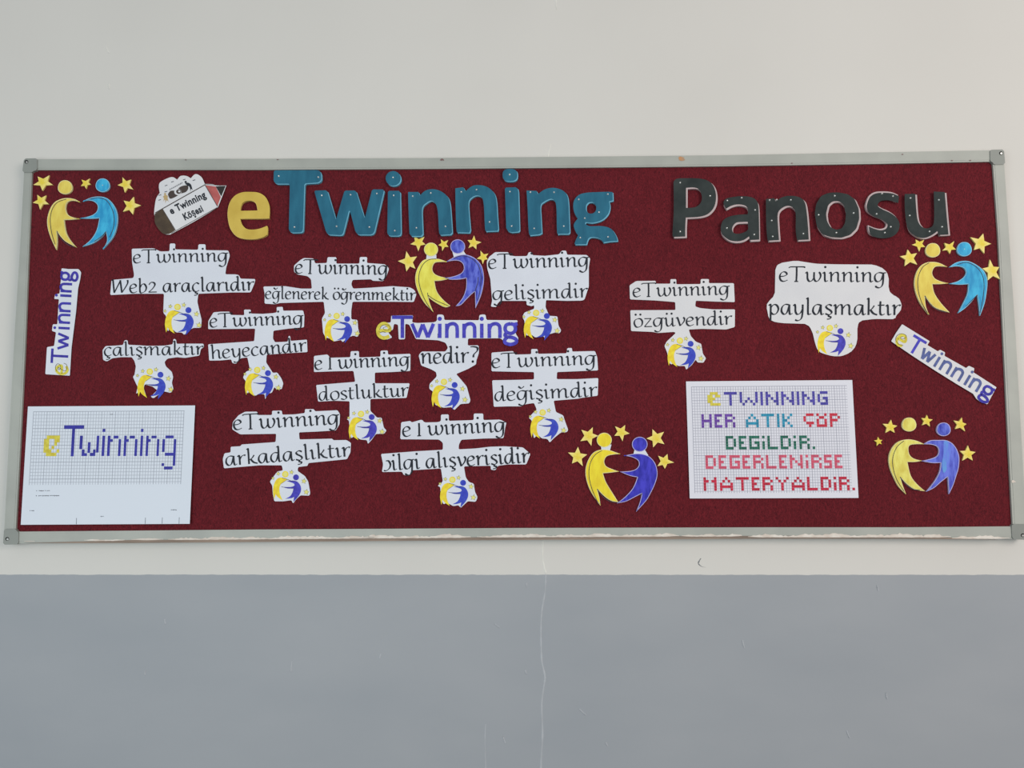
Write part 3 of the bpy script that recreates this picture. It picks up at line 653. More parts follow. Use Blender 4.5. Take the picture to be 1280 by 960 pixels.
note(q, [(143, 225), (150, 160), (200, 100), (260, 68), (368, 68), (370, 98), (498, 98), (498, 60), (585, 58), (590, 95), (700, 92), (790, 80), (790, 45), (870, 45), (880, 65), (1080, 55), (1102, 90), (1098, 180), (1065, 235), (900, 245), (738, 252), (742, 315), (1035, 308), (1042, 322), (1160, 320), (1200, 345), (1195, 430), (1165, 490), (820, 525), (815, 550), (730, 560), (725, 595), (790, 640), (820, 690), (838, 790), (830, 815), (750, 812), (710, 850), (685, 885), (670, 855), (600, 865), (518, 865), (505, 800), (500, 725), (478, 690), (545, 600), (595, 590), (585, 545), (390, 545), (70, 572), (60, 490), (75, 438), (130, 430), (130, 380), (220, 375), (225, 360), (530, 338), (535, 265), (215, 270)],
     [('eTwinning', (156, 230), (1088, 180), 88), ('arkadaşlıktır', (86, 550), (1190, 465), 86)], (711, 652), 'white paper slogan whose lower line reads arkadaşlıktır', blue='letter_blue')
q = Z(465, 510, 210 / 1280)
note(q, [(215, 238), (222, 108), (295, 98), (300, 110), (380, 88), (400, 110), (500, 108), (525, 100), (525, 50), (585, 48), (585, 98), (775, 92), (775, 42), (848, 42), (848, 92), (975, 88), (1025, 110), (1015, 150), (1002, 230), (860, 232), (680, 242), (662, 280), (660, 315), (790, 308), (900, 295), (1010, 292), (1150, 300), (1208, 350), (1175, 430), (1040, 430), (960, 440), (940, 475), (905, 470), (905, 440), (700, 445), (715, 530), (740, 565), (775, 575), (785, 640), (805, 680), (790, 715), (730, 710), (675, 762), (660, 740), (620, 748), (570, 720), (545, 735), (525, 690), (520, 600), (498, 595), (540, 560), (525, 460), (300, 475), (285, 515), (240, 510), (230, 485), (75, 488), (85, 430), (68, 350), (330, 330), (540, 318), (540, 265), (510, 240)],
     [('e|winning', (234, 218), (1012, 180), 76), ('ɔilgi alışverişidir', (84, 478), (1196, 416), 76)], (694, 570), 'white paper slogan whose lower line reads bilgi alışverişidir')

# ------------------------------------------------------------------ the title cutout "eTwinning nedir?" with hand-coloured sans letters
SANS = {
    'e': (.9, [[(.1, .5), (.78, .5), (.72, .8), (.45, .95), (.18, .82), (.05, .5), (.15, .15), (.45, .0), (.78, .12)]]),
    'T': (1, [[(0, 1.36), (1, 1.36)], [(.5, 1.36), (.5, 0)]]),
    'w': (1, [[(0, .94), (.27, .04)], [(.27, .04), (.5, .9)], [(.5, .9), (.74, .04)], [(.74, .04), (1, .94)]]),
    'i': (1, [[(.5, .94), (.5, 0)]]),
    'n': (1, [[(.1, .94), (.1, 0)], [(.1, .55), (.25, .85), (.6, .94), (.85, .8), (.9, .5), (.9, 0)]]),
    'g': (1, [[(.5, .94), (.2, .86), (.1, .62), (.2, .4), (.5, .3), (.75, .4), (.85, .62), (.75, .86), (.5, .94)],
              [(.72, .88), (1, .94)], [(.25, .38), (.1, .22), (.2, .08), (.6, .04), (.9, -.1), (.88, -.3), (.5, -.42), (.12, -.32), (.08, -.12), (.25, .05)]]),
}
def sans_line(z, base, axis, xh, items, off, parent, w, m, dotr, me='pixel_yellow'):
    """items: (char, start, end) along the baseline direction in crop pixels from base"""
    ax, ay = axis; l = math.hypot(ax, ay); ax /= l; ay /= l; vx, vy = ay, -ax
    mb = MB(); eb = MB()
    for ch, s0, s1, *rest in items:
        g = SANS[ch]; col = rest[0] if rest else m; tgt = eb if ch == 'e' else mb
        T = lambda p: z((base[0] + ax * (s0 + p[0] * (s1 - s0)) + vx * p[1] * xh, base[1] + ay * (s0 + p[0] * (s1 - s0)) + vy * p[1] * xh))
        for st in g[1]:
            P = [T(p) for p in (crom(st, False, 5) if len(st) > 2 else st)]
            tgt.ribbon(P, (lambda d: w * z.k), off, me if ch == 'e' else col)
            if ch in 'ewTn' and len(st) == 2: pass
        if ch == 'i': mb.disc(T((.5, 1.26)), dotr * z.k, off, col, 12)
    mb.build('lettering', parent); tag(eb.build('letter_print', parent), 'yellow hand-coloured letter e')
q = Z(460, 380, 200 / 1280); f = FELT + .0016
outl = [(195, 268), (150, 285), (92, 272), (68, 235), (78, 182), (120, 150), (182, 148), (186, 92), (362, 90), (352, 146), (395, 152), (530, 146), (552, 134), (552, 90), (562, 84), (596, 84), (608, 95), (610, 128), (888, 130), (890, 92), (902, 84), (940, 84), (948, 128), (1198, 130), (1188, 180), (1180, 235), (1205, 275), (1190, 318), (1145, 328), (1105, 322), (1080, 290), (1060, 274), (800, 276), (798, 332), (885, 330), (888, 390), (866, 455), (866, 482), (800, 520), (705, 560), (740, 600), (790, 660), (820, 770), (810, 795), (740, 800), (690, 850), (670, 825), (600, 830), (560, 810), (540, 812), (525, 750), (520, 700), (490, 680), (492, 640), (550, 580), (545, 545), (500, 520), (425, 492), (405, 410), (430, 380), (620, 380), (640, 350), (620, 310), (560, 290), (470, 285), (382, 280), (330, 165), (298, 158), (296, 282), (246, 284), (240, 165), (208, 158), (200, 205), (160, 225)]
lp = rounded(q, outl, 7); c = centre(lp)
e = empty('slogan_cutout', c[0], c[1], FELT, 'white paper slogan asking nedir? under a blue hand-coloured heading word', 'paper note', NG)
b = MB(); b.prism([lp], f, f - .0004, 'paper'); b.build('paper', e)
b = MB(); b.disc((c[0], c[1] - 5), 5, f - .0004, 'paper', 12, back=FELT); b.build('glue_dab', e)
sans_line(q, (0, 272), (1, 0), 122, [('e', 72, 198), ('T', 192, 358), ('w', 352, 524), ('i', 560, 588), ('n', 620, 724), ('n', 758, 864), ('i', 896, 924), ('n', 960, 1066), ('g', 1086, 1196)], f + .0002, e, 28, 'letter_blue', 17, 'pixel_yellow')
b = MB()
b.ribbon([q(p) for p in crom([(92, 205), (110, 175), (150, 165), (178, 185), (160, 210), (130, 205), (122, 190), (150, 180)], False, 4)], lambda d: .5, f + .0004, 'pencil_line')
b.ribbon([q(p) for p in crom([(95, 230), (118, 222), (140, 228)], False, 4)], lambda d: .6, f + .0004, 'pencil_line')
b.quad([q(p) for p in ((556, 238), (588, 238), (588, 272), (556, 272))], f + .0003, 'soft_ink')
b.quad([q(p) for p in ((556, 214), (588, 214), (588, 230), (556, 230))], f + .0003, 'paper')
b.build('pencil_marks', e)
write('nedir?', q, (425, 478), (878, 468), 84, f + .0002, e)
logo(q, (693, 648), e, f + .0002)

# ------------------------------------------------------------------ the two narrow word strips
def strip(z, outl, base, axis, xh, items, w, m, dotr, label, swirl, level=.0022, paper='paper'):
    lp = rounded(z, outl, 5); c = centre(lp); f = FELT + level
    e = empty('word_strip', c[0], c[1], FELT, label, 'paper strip')
    b = MB(); b.prism([lp], f, f - .0005, paper); b.build('paper', e)
    g = MB(); g.disc((c[0], c[1]), 3.5, f - .0005, 'paper', 12, back=FELT); g.build('glue_dab', e)
    sans_line(z, base, axis, xh, items, f + .0002, e, w, m, dotr)
    s = MB(); s.ribbon([z(p) for p in crom(swirl, False, 4)], lambda d: .55, f + .0004, 'olive_line'); s.build('pencil_marks', e)
q = Z(45, 325, 70 / 434)
strip(q, [(198, 64), (250, 70), (330, 70), (350, 95), (342, 150), (326, 220), (310, 400), (295, 520), (275, 680), (262, 897), (72, 885), (85, 675), (140, 666), (155, 560), (123, 550), (130, 498), (165, 498), (175, 330), (178, 304), (141, 302), (148, 264), (182, 260), (192, 160)],
      (242, 890), (42, -800), 92,
      [('e', 0, 85), ('T', 86, 198), ('w', 200, 316), ('i', 352, 368), ('n', 396, 470), ('n', 486, 560), ('i', 604, 620), ('n', 640, 710), ('g', 728, 800)],
      19, 'strip_blue', 11, 'white paper strip hanging upright by the left frame, with one blue word',
      [(160, 860), (150, 830), (165, 805), (185, 812), (190, 840), (175, 850), (170, 830), (200, 850), (225, 860), (240, 840), (235, 810), (215, 800)])
q = Z(1100, 390, 160 / 1182)
strip(q, [(103, 270), (150, 190), (205, 112), (330, 190), (460, 270), (437, 305), (535, 363), (555, 348), (602, 373), (595, 405), (720, 475), (795, 518), (820, 496), (872, 520), (864, 558), (1077, 695), (1030, 780), (992, 852), (930, 832), (890, 802), (860, 755), (700, 660), (500, 535), (300, 405)],
      (135, 285), (.857, .515), 110,
      [('e', -2, 96), ('T', 114, 254, 'letter_blue'), ('w', 262, 380), ('i', 415, 437), ('n', 474, 568), ('n', 600, 696), ('i', 742, 764), ('n', 792, 886), ('g', 915, 1020, 'strip_blue')],
      25, 'letter_slate', 14, 'white paper strip slanting down to the right, with one grey-blue word',
      [(215, 225), (190, 235), (200, 250), (235, 240), (240, 215), (200, 200), (160, 215), (145, 255), (170, 295), (215, 310)], level=.003, paper='paper_warm')

# ------------------------------------------------------------------ pencil-shaped badge
q = R2; f = FELT + .003
e = empty('pencil_badge', *q((400, 430)), FELT, 'pencil-shaped paper badge with the word Köşesi, left of the yellow letter e', 'badge')
b = MB(); b.prism([shape(q, [(95, 505, 1), (100, 440), (115, 360), (148, 310, 1), (140, 240), (165, 200), (260, 160), (312, 185, 1), (345, 150), (400, 150), (440, 172, 1), (485, 132), (540, 160), (572, 225, 1), (640, 228), (700, 240), (775, 240, 1), (735, 345), (695, 445, 1), (480, 575), (245, 702, 1), (180, 690), (120, 610)])], f, f - .0006, 'paper_warm')
b.build('paper', e)
b = MB(); b.disc(q((400, 430)), 6, f - .0006, 'paper', 12, back=FELT); b.build('glue_dab', e)
o1 = f + .0002
b = MB(); b.prism([shape(q, [(172, 462, 1), (100, 508, 1), (106, 600), (175, 690), (238, 696, 1), (292, 662, 1)])], o1, None, 'eraser_brown'); b.build('eraser_print', e)
b = MB(); b.prism([[q(p) for p in ((578, 236), (675, 250), (722, 348), (692, 432))]], o1, None, 'pencil_wood'); b.build('wood_print', e)
b = MB(); b.prism([[q(p) for p in ((675, 248), (768, 243), (727, 342))]], o1 + .0001, None, 'pencil_lead'); b.build('lead_print', e)
b = MB()
for a, c2, w in (((104, 498), (574, 232), 8), ((174, 462), (296, 660), 6), ((574, 234), (692, 438), 6), ((255, 690), (690, 446), 5), ((574, 228), (720, 240), 4)):
    b.ribbon([q(a), q(c2)], (lambda d, w=w: w * q.k), o1 + .0001, 'print_umber')
b.build('outline_print', e)
b = MB()
b.prism([shape(q, [(225, 320, 1), (250, 290), (300, 285), (345, 250), (400, 238), (418, 262), (395, 300), (340, 318), (300, 345), (250, 365), (232, 345)], 3)], o1, None, 'print_umber')
b.prism([oval(q, 318, 300, 34, 30, 18)], o1 + .0001, None, 'paper_warm')
b.prism([oval(q, 326, 297, 24, 22, 16)], o1 + .0002, None, 'print_umber')
b.prism([oval(q, 332, 295, 11, 10, 12)], o1 + .0003, None, 'paper_warm')
b.disc(q((392, 207)), 11 * q.k, o1, 'ink', 12)                      # the small dark figure
b.prism([shape(q, [(385, 225, 1), (410, 212), (440, 228), (452, 262), (458, 285, 1), (444, 272), (436, 298, 1), (432, 262), (418, 245), (398, 262, 1), (404, 238)], 3)], o1, None, 'ink')
b.disc(q((198, 320)), 10 * q.k, o1, 'print_tan', 12)                # the small tan figure
b.prism([shape(q, [(178, 345, 1), (200, 328), (225, 338, 1), (222, 362), (232, 395, 1), (214, 378), (200, 405, 1), (198, 372), (180, 392, 1), (188, 362)], 3)], o1, None, 'print_tan')
for x, y in ((268, 205), (208, 240), (150, 330), (147, 376), (378, 184), (470, 190), (205, 298)):
    b.ribbon([q((x - 12, y + 3)), q((x + 12, y - 4))], lambda d: .9, o1, 'soft_ink')
for t in range(9): b.ribbon([q((240 + t * 14, 285 - t * 7.5)), q((247 + t * 14, 268 - t * 7.5))], lambda d: .6, o1, 'soft_ink')
b.build('emblem_print', e)

def font_print(text, z, p0, p1, size, off, parent, m, bold):
    cu = bpy.data.curves.new('t', 'FONT'); cu.body = text; cu.size = 1; cu.offset = bold; cu.resolution_u = 3; cu.space_character = 1.08
    o = bpy.data.objects.new('t', cu); C.objects.link(o)
    bpy.context.view_layer.update()
    me = o.evaluated_get(bpy.context.evaluated_depsgraph_get()).to_mesh()
    vs_ = [(v.co.x, v.co.y) for v in me.vertices]; fs = [tuple(p.vertices) for p in me.polygons]
    w = max(v[0] for v in vs_); o.to_mesh_clear(); bpy.data.objects.remove(o)
    a, c2 = z(p0), z(p1); L_ = math.hypot(c2[0] - a[0], c2[1] - a[1]); ux, uy = (c2[0] - a[0]) / L_, (c2[1] - a[1]) / L_
    mb = MB(); k = mb.mi(m); sx = L_ / w; sy = size * z.k
    mb.v = [tuple(pt(a[0] + ux * x * sx + uy * y * sy, a[1] + uy * x * sx - ux * y * sy, off)) for x, y in vs_]
    mb.f = fs; mb.m = [k] * len(fs)
    return mb.build('lettering', parent)
font_print('e Twinning', q, (256, 512), (588, 348), 94, o1 + .0001, e, 'ink', .034)
font_print('Köşesi', q, (384, 568), (562, 480), 92, o1 + .0001, e, 'ink', .034)

# ------------------------------------------------------------------ squared-paper sheets
def sheet(corners, lift, name, label, gm, base_off):
    """corners TL TR BR BL in photograph pixels; a gently curling sheet"""
    def at(u, v, h=0.0):
        a, b_, c_, d_ = corners
        x = (a[0] * (1 - u) + b_[0] * u) * (1 - v) + (d_[0] * (1 - u) + c_[0] * u) * v
        y = (a[1] * (1 - u) + b_[1] * u) * (1 - v) + (d_[1] * (1 - u) + c_[1] * u) * v
        return pt(x, y, base_off + lift(u, v) + h)
    cx = sum(c_[0] for c_ in corners) / 4; cy = sum(c_[1] for c_ in corners) / 4
    e = empty('squared_sheet', cx, cy, FELT, label, 'paper sheet')
    NX, NY = 24, 16; mb = MB(); mb.mats = [gm, 'paper']; uv = []
    for layer in (0, 1):
        for j in range(NY + 1):
            for i in range(NX + 1):
                mb.v.append(tuple(at(i / NX, j / NY, -.0003 * layer))); uv.append((i / NX, j / NY))
    S = (NX + 1) * (NY + 1)
    for j in range(NY):
        for i in range(NX):
            a = j * (NX + 1) + i
            mb.f.append((a, a + NX + 1, a + NX + 2, a + 1)); mb.m.append(0)
            mb.f.append((S + a, S + a + 1, S + a + NX + 2, S + a + NX + 1)); mb.m.append(1)
    ring = [i for i in range(NX)] + [j * (NX + 1) + NX for j in range(NY)] + [NY * (NX + 1) + i for i in range(NX, 0, -1)] + [j * (NX + 1) for j in range(NY, 0, -1)]
    for a, c_ in zip(ring, ring[1:] + ring[:1]): mb.f.append((a, c_, c_ + S, a + S)); mb.m.append(1)
    o = mb.build('paper', e, smooth=False)
    ul = o.data.uv_layers.new(name='sheet')
    for lpz in o.data.loops: ul.data[lpz.index].uv = uv[lpz.vertex_index]
    return e, at
class SheetMB(MB):
    def cell(s, at, u0, v0, u1, v1, m, sl=0.0):
        k = s.mi(m); b0 = len(s.v)
        s.v += [tuple(at(u0, v0, .0003)), tuple(at(u1, v0, .0003)), tuple(at(u1 - sl, v1, .0003)), tuple(at(u0 - sl, v1, .0003))]
        s.f.append((b0, b0 + 3, b0 + 2, b0 + 1)); s.m.append(k)

CA = [(34.9, 508.1), (243.9, 506.8), (237.2, 654.8), (25.9, 656)]
gmA = grid_material('squared_paper_left', (213, 219, 228), (124, 128, 140), .0166 * .985, .0285, .034, .938, .042, .664)
liftA = lambda u, v: .0006 + .0035 * max(0, v - .55) ** 2 * 4 + .003 * max(0, u - .9) * 10 * (1 - abs(v - .5)) + .0006 * math.sin(9 * u) * v
eA, atA = sheet(CA, liftA, 'A', 'squared sheet at the lower left corner, one word in yellow and blue blocks across it', gmA, FELT + .0012)
def uvA(px, py):                             # photograph pixel -> sheet coordinates
    v = (py - 507.4) / 148.0
    for _ in range(3):
        xl = CA[0][0] + (CA[3][0] - CA[0][0]) * v; xr = CA[1][0] + (CA[2][0] - CA[1][0]) * v
        u = (px - xl) / (xr - xl)
        yt = CA[0][1] + (CA[1][1] - CA[0][1]) * u; yb = CA[3][1] + (CA[2][1] - CA[3][1]) * u
        v = (py - yt) / (yb - yt)
    return u, v
bB = SheetMB(); bY = SheetMB()
def zr(mbx, x0, x1, y0, y1, m):
    u0, v0 = uvA(40 + x0 / 12.8, 520 + y0 / 12.8); u1, v1 = uvA(40 + x1 / 12.8, 520 + y1 / 12.8)
    u1 = u0 + (x1 - x0) / 12.8 / 210
    mbx.cell(atA, u0, v0, u1, v1, m)
for r_ in ((515, 835, 150, 205), (643, 690, 205, 645), (768, 815, 315, 530), (797, 842, 535, 640), (838, 880, 595, 640), (895, 938, 420, 590), (927, 1012, 590, 640), (978, 1018, 535, 590), (1038, 1078, 315, 585),
           (1130, 1175, 205, 255), (1128, 1170, 315, 640)): zr(bB, *r_, 'pixel_blue')
for r_ in ((62, 105, 315, 640), (102, 142, 370, 415), (155, 232, 315, 360), (235, 274, 370, 640), (325, 365, 315, 640), (362, 397, 370, 415), (412, 495, 315, 360), (497, 537, 370, 640), (592, 632, 205, 255), (588, 628, 315, 640),
           (678, 716, 315, 640), (712, 748, 370, 415), (760, 842, 315, 357), (850, 887, 370, 640), (985, 1115, 312, 357), (937, 977, 370, 575), (1118, 1158, 370, 795), (975, 1110, 588, 636), (922, 962, 755, 800), (960, 1097, 808, 855)):
    zr(bB, r_[0] + 1152, r_[1] + 1152, r_[2], r_[3], 'pixel_blue')
for r0, row in enumerate(('011111', '110011', '110010', '110100', '111001', '011110')):
    for c0, ch in enumerate(row):
        if ch == '1': zr(bY, 196 + c0 * 42 - r0 * 3, 196 + (c0 + 1) * 42 - r0 * 3, 312 + r0 * 55, 312 + (r0 + 1) * 55, 'pixel_yellow')
bB.build('lettering', eA); tag(bY.build('letter_print', eA), 'yellow blocky letter e')
bS = SheetMB()
def tiny(u, v, n, w=.0046, g=.0018):
    for i in range(n):
        if random.random() < .12: u += w; continue
        bS.cell(atA, u, v + random.uniform(-.001, .001), u + w, v + .0065 + random.uniform(-.002, .002), 'soft_ink'); u += w + g
tiny(.080, .71, 1); tiny(.095, .71, 11); tiny(.080, .752, 1); tiny(.095, .752, 20); tiny(.048, .878, 5, .004); tiny(.885, .878, 6, .004); tiny(.47, .93, 4, .003)
tiny(.49, .068, 4, .004)
bS.build('small_print', eA)
for u in (.735, .835, .935, .327):
    bF = SheetMB(); bF.cell(atA, u, .945, u + .0022, .998, 'soft_ink'); bF.build('edge_slit', eA)

CB = [(857.5, 476.8), (1065.3, 475.0), (1073.2, 622.4), (862.2, 623.1)]
gmB = grid_material('squared_paper_right', (216, 216, 224), (108, 110, 130), .01558, .0235, .030, .965, .045, .955)
liftB = lambda u, v: .0005 + .0015 * v * v + .0012 * u * math.sin(5 * v)
eB, atB = sheet(CB, liftB, 'B', 'squared sheet under the slanting strip, five rows of coloured block capitals', gmB, FELT + .0012)
GL = {
    'T': ('11111', '00100', '00100', '00100', '00100'), 'W': ('1000001', '1000001', '1001001', '1010101', '0100010'), 'I': ('1',) * 5,
    'N': ('10001', '11001', '10101', '10011', '10001'), 'G': ('0111', '1000', '1011', '1001', '0111'), 'g': ('1111', '1000', '1011', '1001', '1111'),
    'H': ('1001', '1001', '1111', '1001', '1001'), 'E': ('111', '100', '110', '100', '111'), 'R': ('1110', '1001', '1110', '1001', '1001'),
    'A': ('00100', '01010', '10001', '11111', '10001'), 'K': ('1001', '1010', '1100', '1010', '1001'), 'Ç': ('0111', '1000', '1000', '0111', '0010'),
    'Ö': ('1001', '0110', '1001', '1001', '1111'), 'P': ('1110', '1001', '1110', '1000', '1000'), 'D': ('1110', '1001', '1001', '1001', '1110'),
    'i': ('1', '0', '1', '1', '1'), 'L': ('1000', '1000', '1000', '1000', '1111'), '.': ('0', '0', '0', '0', '1'), 'S': ('111', '100', '111', '001', '111'),
    'M': ('10001', '11011', '10001', '10001', '10001'), 'Y': ('10001', '01010', '00100', '00100', '00100'), 'e': ('01110', '11011', '11100', '11000', '01111'),
}
ROWS = [
    ('pixel_indigo', 0, [('T', 0), ('W', 6), ('I', 14), ('N', 16), ('N', 22), ('I', 28), ('N', 30), ('G', 36)]),
    ('pixel_yellow', 0, [('e', -6.4)]),
    ('pixel_purple', 8, [('H', -9), ('E', -4), ('R', 0)]), ('pixel_cyan', 8, [('A', 8), ('T', 14), ('I', 20), ('K', 22)]), ('pixel_red', 8, [('Ç', 30.2), ('Ö', 35.2), ('P', 40.3)]),
    ('pixel_green', 16, [('D', 0), ('E', 5), ('g', 9), ('i', 14), ('L', 16), ('D', 21), ('i', 26), ('R', 28.2), ('.', 33.2)]),
    ('pixel_rose', 23, [('D', -8), ('E', -3), ('g', 1.2), ('E', 6.1), ('R', 10.2), ('L', 15.1), ('E', 20.1), ('N', 24.2), ('i', 30.3), ('R', 32.4), ('S', 37.3), ('E', 41.3)]),
    ('pixel_crimson', 31, [('M', -9), ('A', -2.8), ('T', 3.3), ('E', 9.3), ('R', 13.4), ('Y', 18.5), ('A', 24.5), ('L', 30.4), ('D', 35.6), ('i', 40.6), ('R', 42.6), ('.', 47.6)]),
]
cu_, cv_ = .01558, 3.43 / 146.4
for m_, r0, items in ROWS:
    mbx = SheetMB()
    for ch, c0 in items:
        for j, row in enumerate(GL[ch]):
            for i, bit in enumerate(row):
                if bit == '1':
                    u = .2253 + (c0 + i) * cu_; v = (490.2 - 476.6) / 146.8 + (r0 + j) * cv_
                    mbx.cell(atB, u, v, u + cu_ * .97, v + cv_ * .96, m_)
    mbx.build('lettering', eB)

# ------------------------------------------------------------------ pairs of figures cut out of coloured card
A_ = Z(20, 180, 180 / 1234); B_ = Z(495, 285, 130 / 1189); C_ = Z(700, 525, .125); D_ = Z(1110, 280, 160 / 1182); E_ = Z(1080, 510, .125)
def inset(lp, k):
    """the coloured area inside a thin uncoloured rim (all in photograph pixels)"""
    out = []; n = len(lp)
    ar = sum(lp[i][0] * lp[(i + 1) % n][1] - lp[(i + 1) % n][0] * lp[i][1] for i in range(n)); sg = 1 if ar > 0 else -1
    for i in range(n):
        a, b_, c_ = lp[i - 1], lp[i], lp[(i + 1) % n]
        dx, dy = c_[0] - a[0], c_[1] - a[1]; l = math.hypot(dx, dy) or 1
        out.append((b_[0] - dy / l * k * sg, b_[1] + dx / l * k * sg))
    return out
PG = 'paired figure cutouts'
def pair(z, yel, blu, label, ym, bm, yr, br, ylines, blines, heads=None, necks=(), level=.0032, streak=None, rim=.8, linecol='pencil_line'):
    Y = shape(z, yel, 4); Bz = shape(z, blu, 4); allp = Y + Bz; c = centre(allp); f = FELT + level
    e = empty('figure_pair', c[0], c[1], FELT, label, 'paper cutout', PG)
    for lp, nm, m_, r_, lines, lm in ((Y, 'yellow_figure', ym, yr, ylines, linecol), (Bz, 'blue_figure', bm, br, blines, 'pencil_line')):
        b = MB(); b.prism([lp], f, FELT, r_); o = b.build(nm, e)
        b = MB(); b.prism([inset(lp, rim)], f + .0003, None, m_)
        b.build('crayon_fill', o)
        b = MB()
        for ln in lines: b.ribbon([z(p) for p in crom(ln, False, 5)], lambda d: .75, f + .0006, lm)
        b.build('drawn_line', o)
        if streak and nm == 'blue_figure':
            b = MB(); b.prism([shape(z, streak, 4)], f + .00045, None, 'crayon_aqua_streak'); b.build('crayon_streak', o)
    for nk in necks:
        b = MB(); b.prism([[z(p) for p in nk]], f - .0003, FELT, 'paper'); b.build('neck', e)
    if heads:
        for (hx, hy, hr), nm, m_, r_ in zip(heads, ('yellow_head', 'blue_head'), (ym, bm), (yr, br)):
            lp = oval(z, hx, hy, hr * 1.03, hr); b = MB(); b.prism([lp], f + .0002, FELT, r_); o = b.build(nm, e)
            b = MB(); b.prism([inset(lp, rim)], f + .0005, None, m_); b.build('crayon_fill', o)
    return e
def disc_thing(z, x, y, r, m_, rim_, label, haspin, group='round heads of the figures'):
    lp = [z((x + r * (1 + .03 * math.sin(3 * t)) * math.cos(t), y + r * (1 + .03 * math.cos(2 * t)) * math.sin(t))) for t in [2 * math.pi * i / 30 for i in range(30)]]
    c = z((x, y)); f = FELT + .0034
    e = empty('round_head', c[0], c[1], FELT, label, 'paper cutout', group)
    b = MB(); b.prism([lp], f, FELT, rim_); b.build('card_disc', e)
    b = MB(); b.prism([inset(lp, .8)], f + .0003, None, m_); b.build('crayon_fill', e)
    if haspin: pin(e, c[0], c[1], f + .0003, .7)
pair(A_, [(550, 500, 1), (510, 475), (450, 463), (390, 470), (330, 500), (290, 560), (268, 640), (272, 720), (300, 810), (346, 908, 1), (353, 840), (350, 745, 1), (380, 790), (430, 840), (518, 886, 1), (470, 830), (430, 760), (412, 650, 1), (480, 648), (548, 640, 1), (480, 625), (440, 600), (425, 550), (440, 500), (490, 485)],
     [(570, 492, 1), (640, 460), (710, 450), (780, 465), (835, 520), (868, 600), (865, 700), (830, 800), (743, 903, 1), (780, 830), (770, 750, 1), (730, 800), (660, 850), (568, 880, 1), (640, 820), (690, 740), (715, 635, 1), (640, 640), (546, 636, 1), (640, 615), (690, 580), (700, 530), (670, 495), (620, 482)],
     'yellow and cyan figure pair at the top left corner of the board', 'crayon_yellow', 'crayon_cyan', 'cut_rim_yellow', 'cut_rim_cyan',
     [[(335, 860), (305, 760), (293, 650), (310, 560), (355, 500), (430, 472)], [(350, 745), (375, 800), (440, 860), (500, 882)]],
     [[(620, 475), (700, 460), (770, 480), (820, 550), (842, 640), (830, 730), (800, 800)], [(770, 750), (735, 790), (670, 835)]])
disc_thing(A_, 420, 370, 62, 'crayon_yellow', 'cut_rim_yellow', 'yellow round head at the top left of the board, loose above its figure', False)
disc_thing(A_, 742, 353, 60, 'crayon_cyan', 'cut_rim_cyan', 'cyan round head left of the pencil badge', True)
pair(B_, [(585, 388, 1), (520, 362), (460, 350), (380, 350), (310, 370), (262, 430), (228, 510), (220, 600), (245, 710), (320, 850), (428, 962, 1), (390, 870), (368, 790, 1), (450, 850), (560, 905), (622, 888, 1), (540, 820), (465, 720), (440, 605, 1), (520, 600), (605, 578, 1), (480, 545), (430, 510), (415, 460), (440, 400), (500, 388)],
     [(572, 386, 1), (640, 345), (700, 315), (780, 302), (860, 322), (930, 368), (982, 440), (1005, 550), (998, 660), (968, 780), (908, 918, 1), (903, 725, 1), (860, 760), (800, 820), (740, 880), (682, 893, 1), (760, 800), (800, 690), (805, 572, 1), (720, 588), (620, 588), (560, 568, 1), (650, 555), (740, 520), (775, 470), (765, 410), (720, 375), (650, 372)],
     'lemon and blue figure pair with white necks, in the middle under the teal letters', 'crayon_lemon', 'crayon_blue', 'cut_rim_yellow', 'cut_rim_blue',
     [[(400, 940), (320, 800), (270, 660), (262, 540), (300, 430), (370, 365), (460, 352)], [(368, 790), (360, 740)], [(368, 770), (450, 825), (600, 890)]],
     [[(660, 345), (750, 318), (850, 340), (930, 410), (970, 520), (970, 650), (950, 760), (930, 830)], [(905, 720), (930, 640), (940, 560)]],
     heads=[(400, 245, 78), (705, 212, 82)], necks=[[(350, 310), (460, 305), (462, 356), (345, 358)], [(645, 270), (772, 262), (810, 318), (660, 330)]])
pair(C_, [(606, 340, 1), (550, 320), (480, 298), (400, 298), (330, 330), (278, 410), (255, 500), (265, 600), (310, 720), (405, 858, 1), (395, 780), (372, 690, 1), (440, 760), (510, 808), (584, 822, 1), (520, 720), (460, 620), (430, 533, 1), (500, 527), (592, 515, 1), (520, 490), (460, 460), (443, 410), (470, 362), (540, 345)],
     [(636, 356, 1), (700, 345), (760, 335), (830, 340), (900, 370), (955, 440), (975, 540), (950, 640), (905, 735), (860, 810), (762, 918, 1), (800, 820), (820, 733, 1), (740, 775), (660, 815), (566, 834, 1), (650, 770), (730, 680), (775, 572, 1), (700, 558), (596, 516, 1), (700, 510), (760, 490), (790, 450), (780, 405), (730, 375), (680, 362)],
     'bright yellow and deep blue figure pair left of the sheet of block capitals', 'crayon_bright', 'crayon_deep_blue', 'cut_rim_yellow', 'cut_rim_blue',
     [[(385, 840), (320, 690), (290, 560), (300, 440), (350, 350), (420, 305)], [(372, 690), (430, 768), (500, 815), (560, 825)]],
     [[(820, 735), (800, 760)]],
     heads=[(443, 200, 73), (798, 243, 75)], necks=[[(410, 255), (515, 245), (500, 302), (415, 302)], [(745, 300), (850, 300), (885, 355), (735, 342)]])
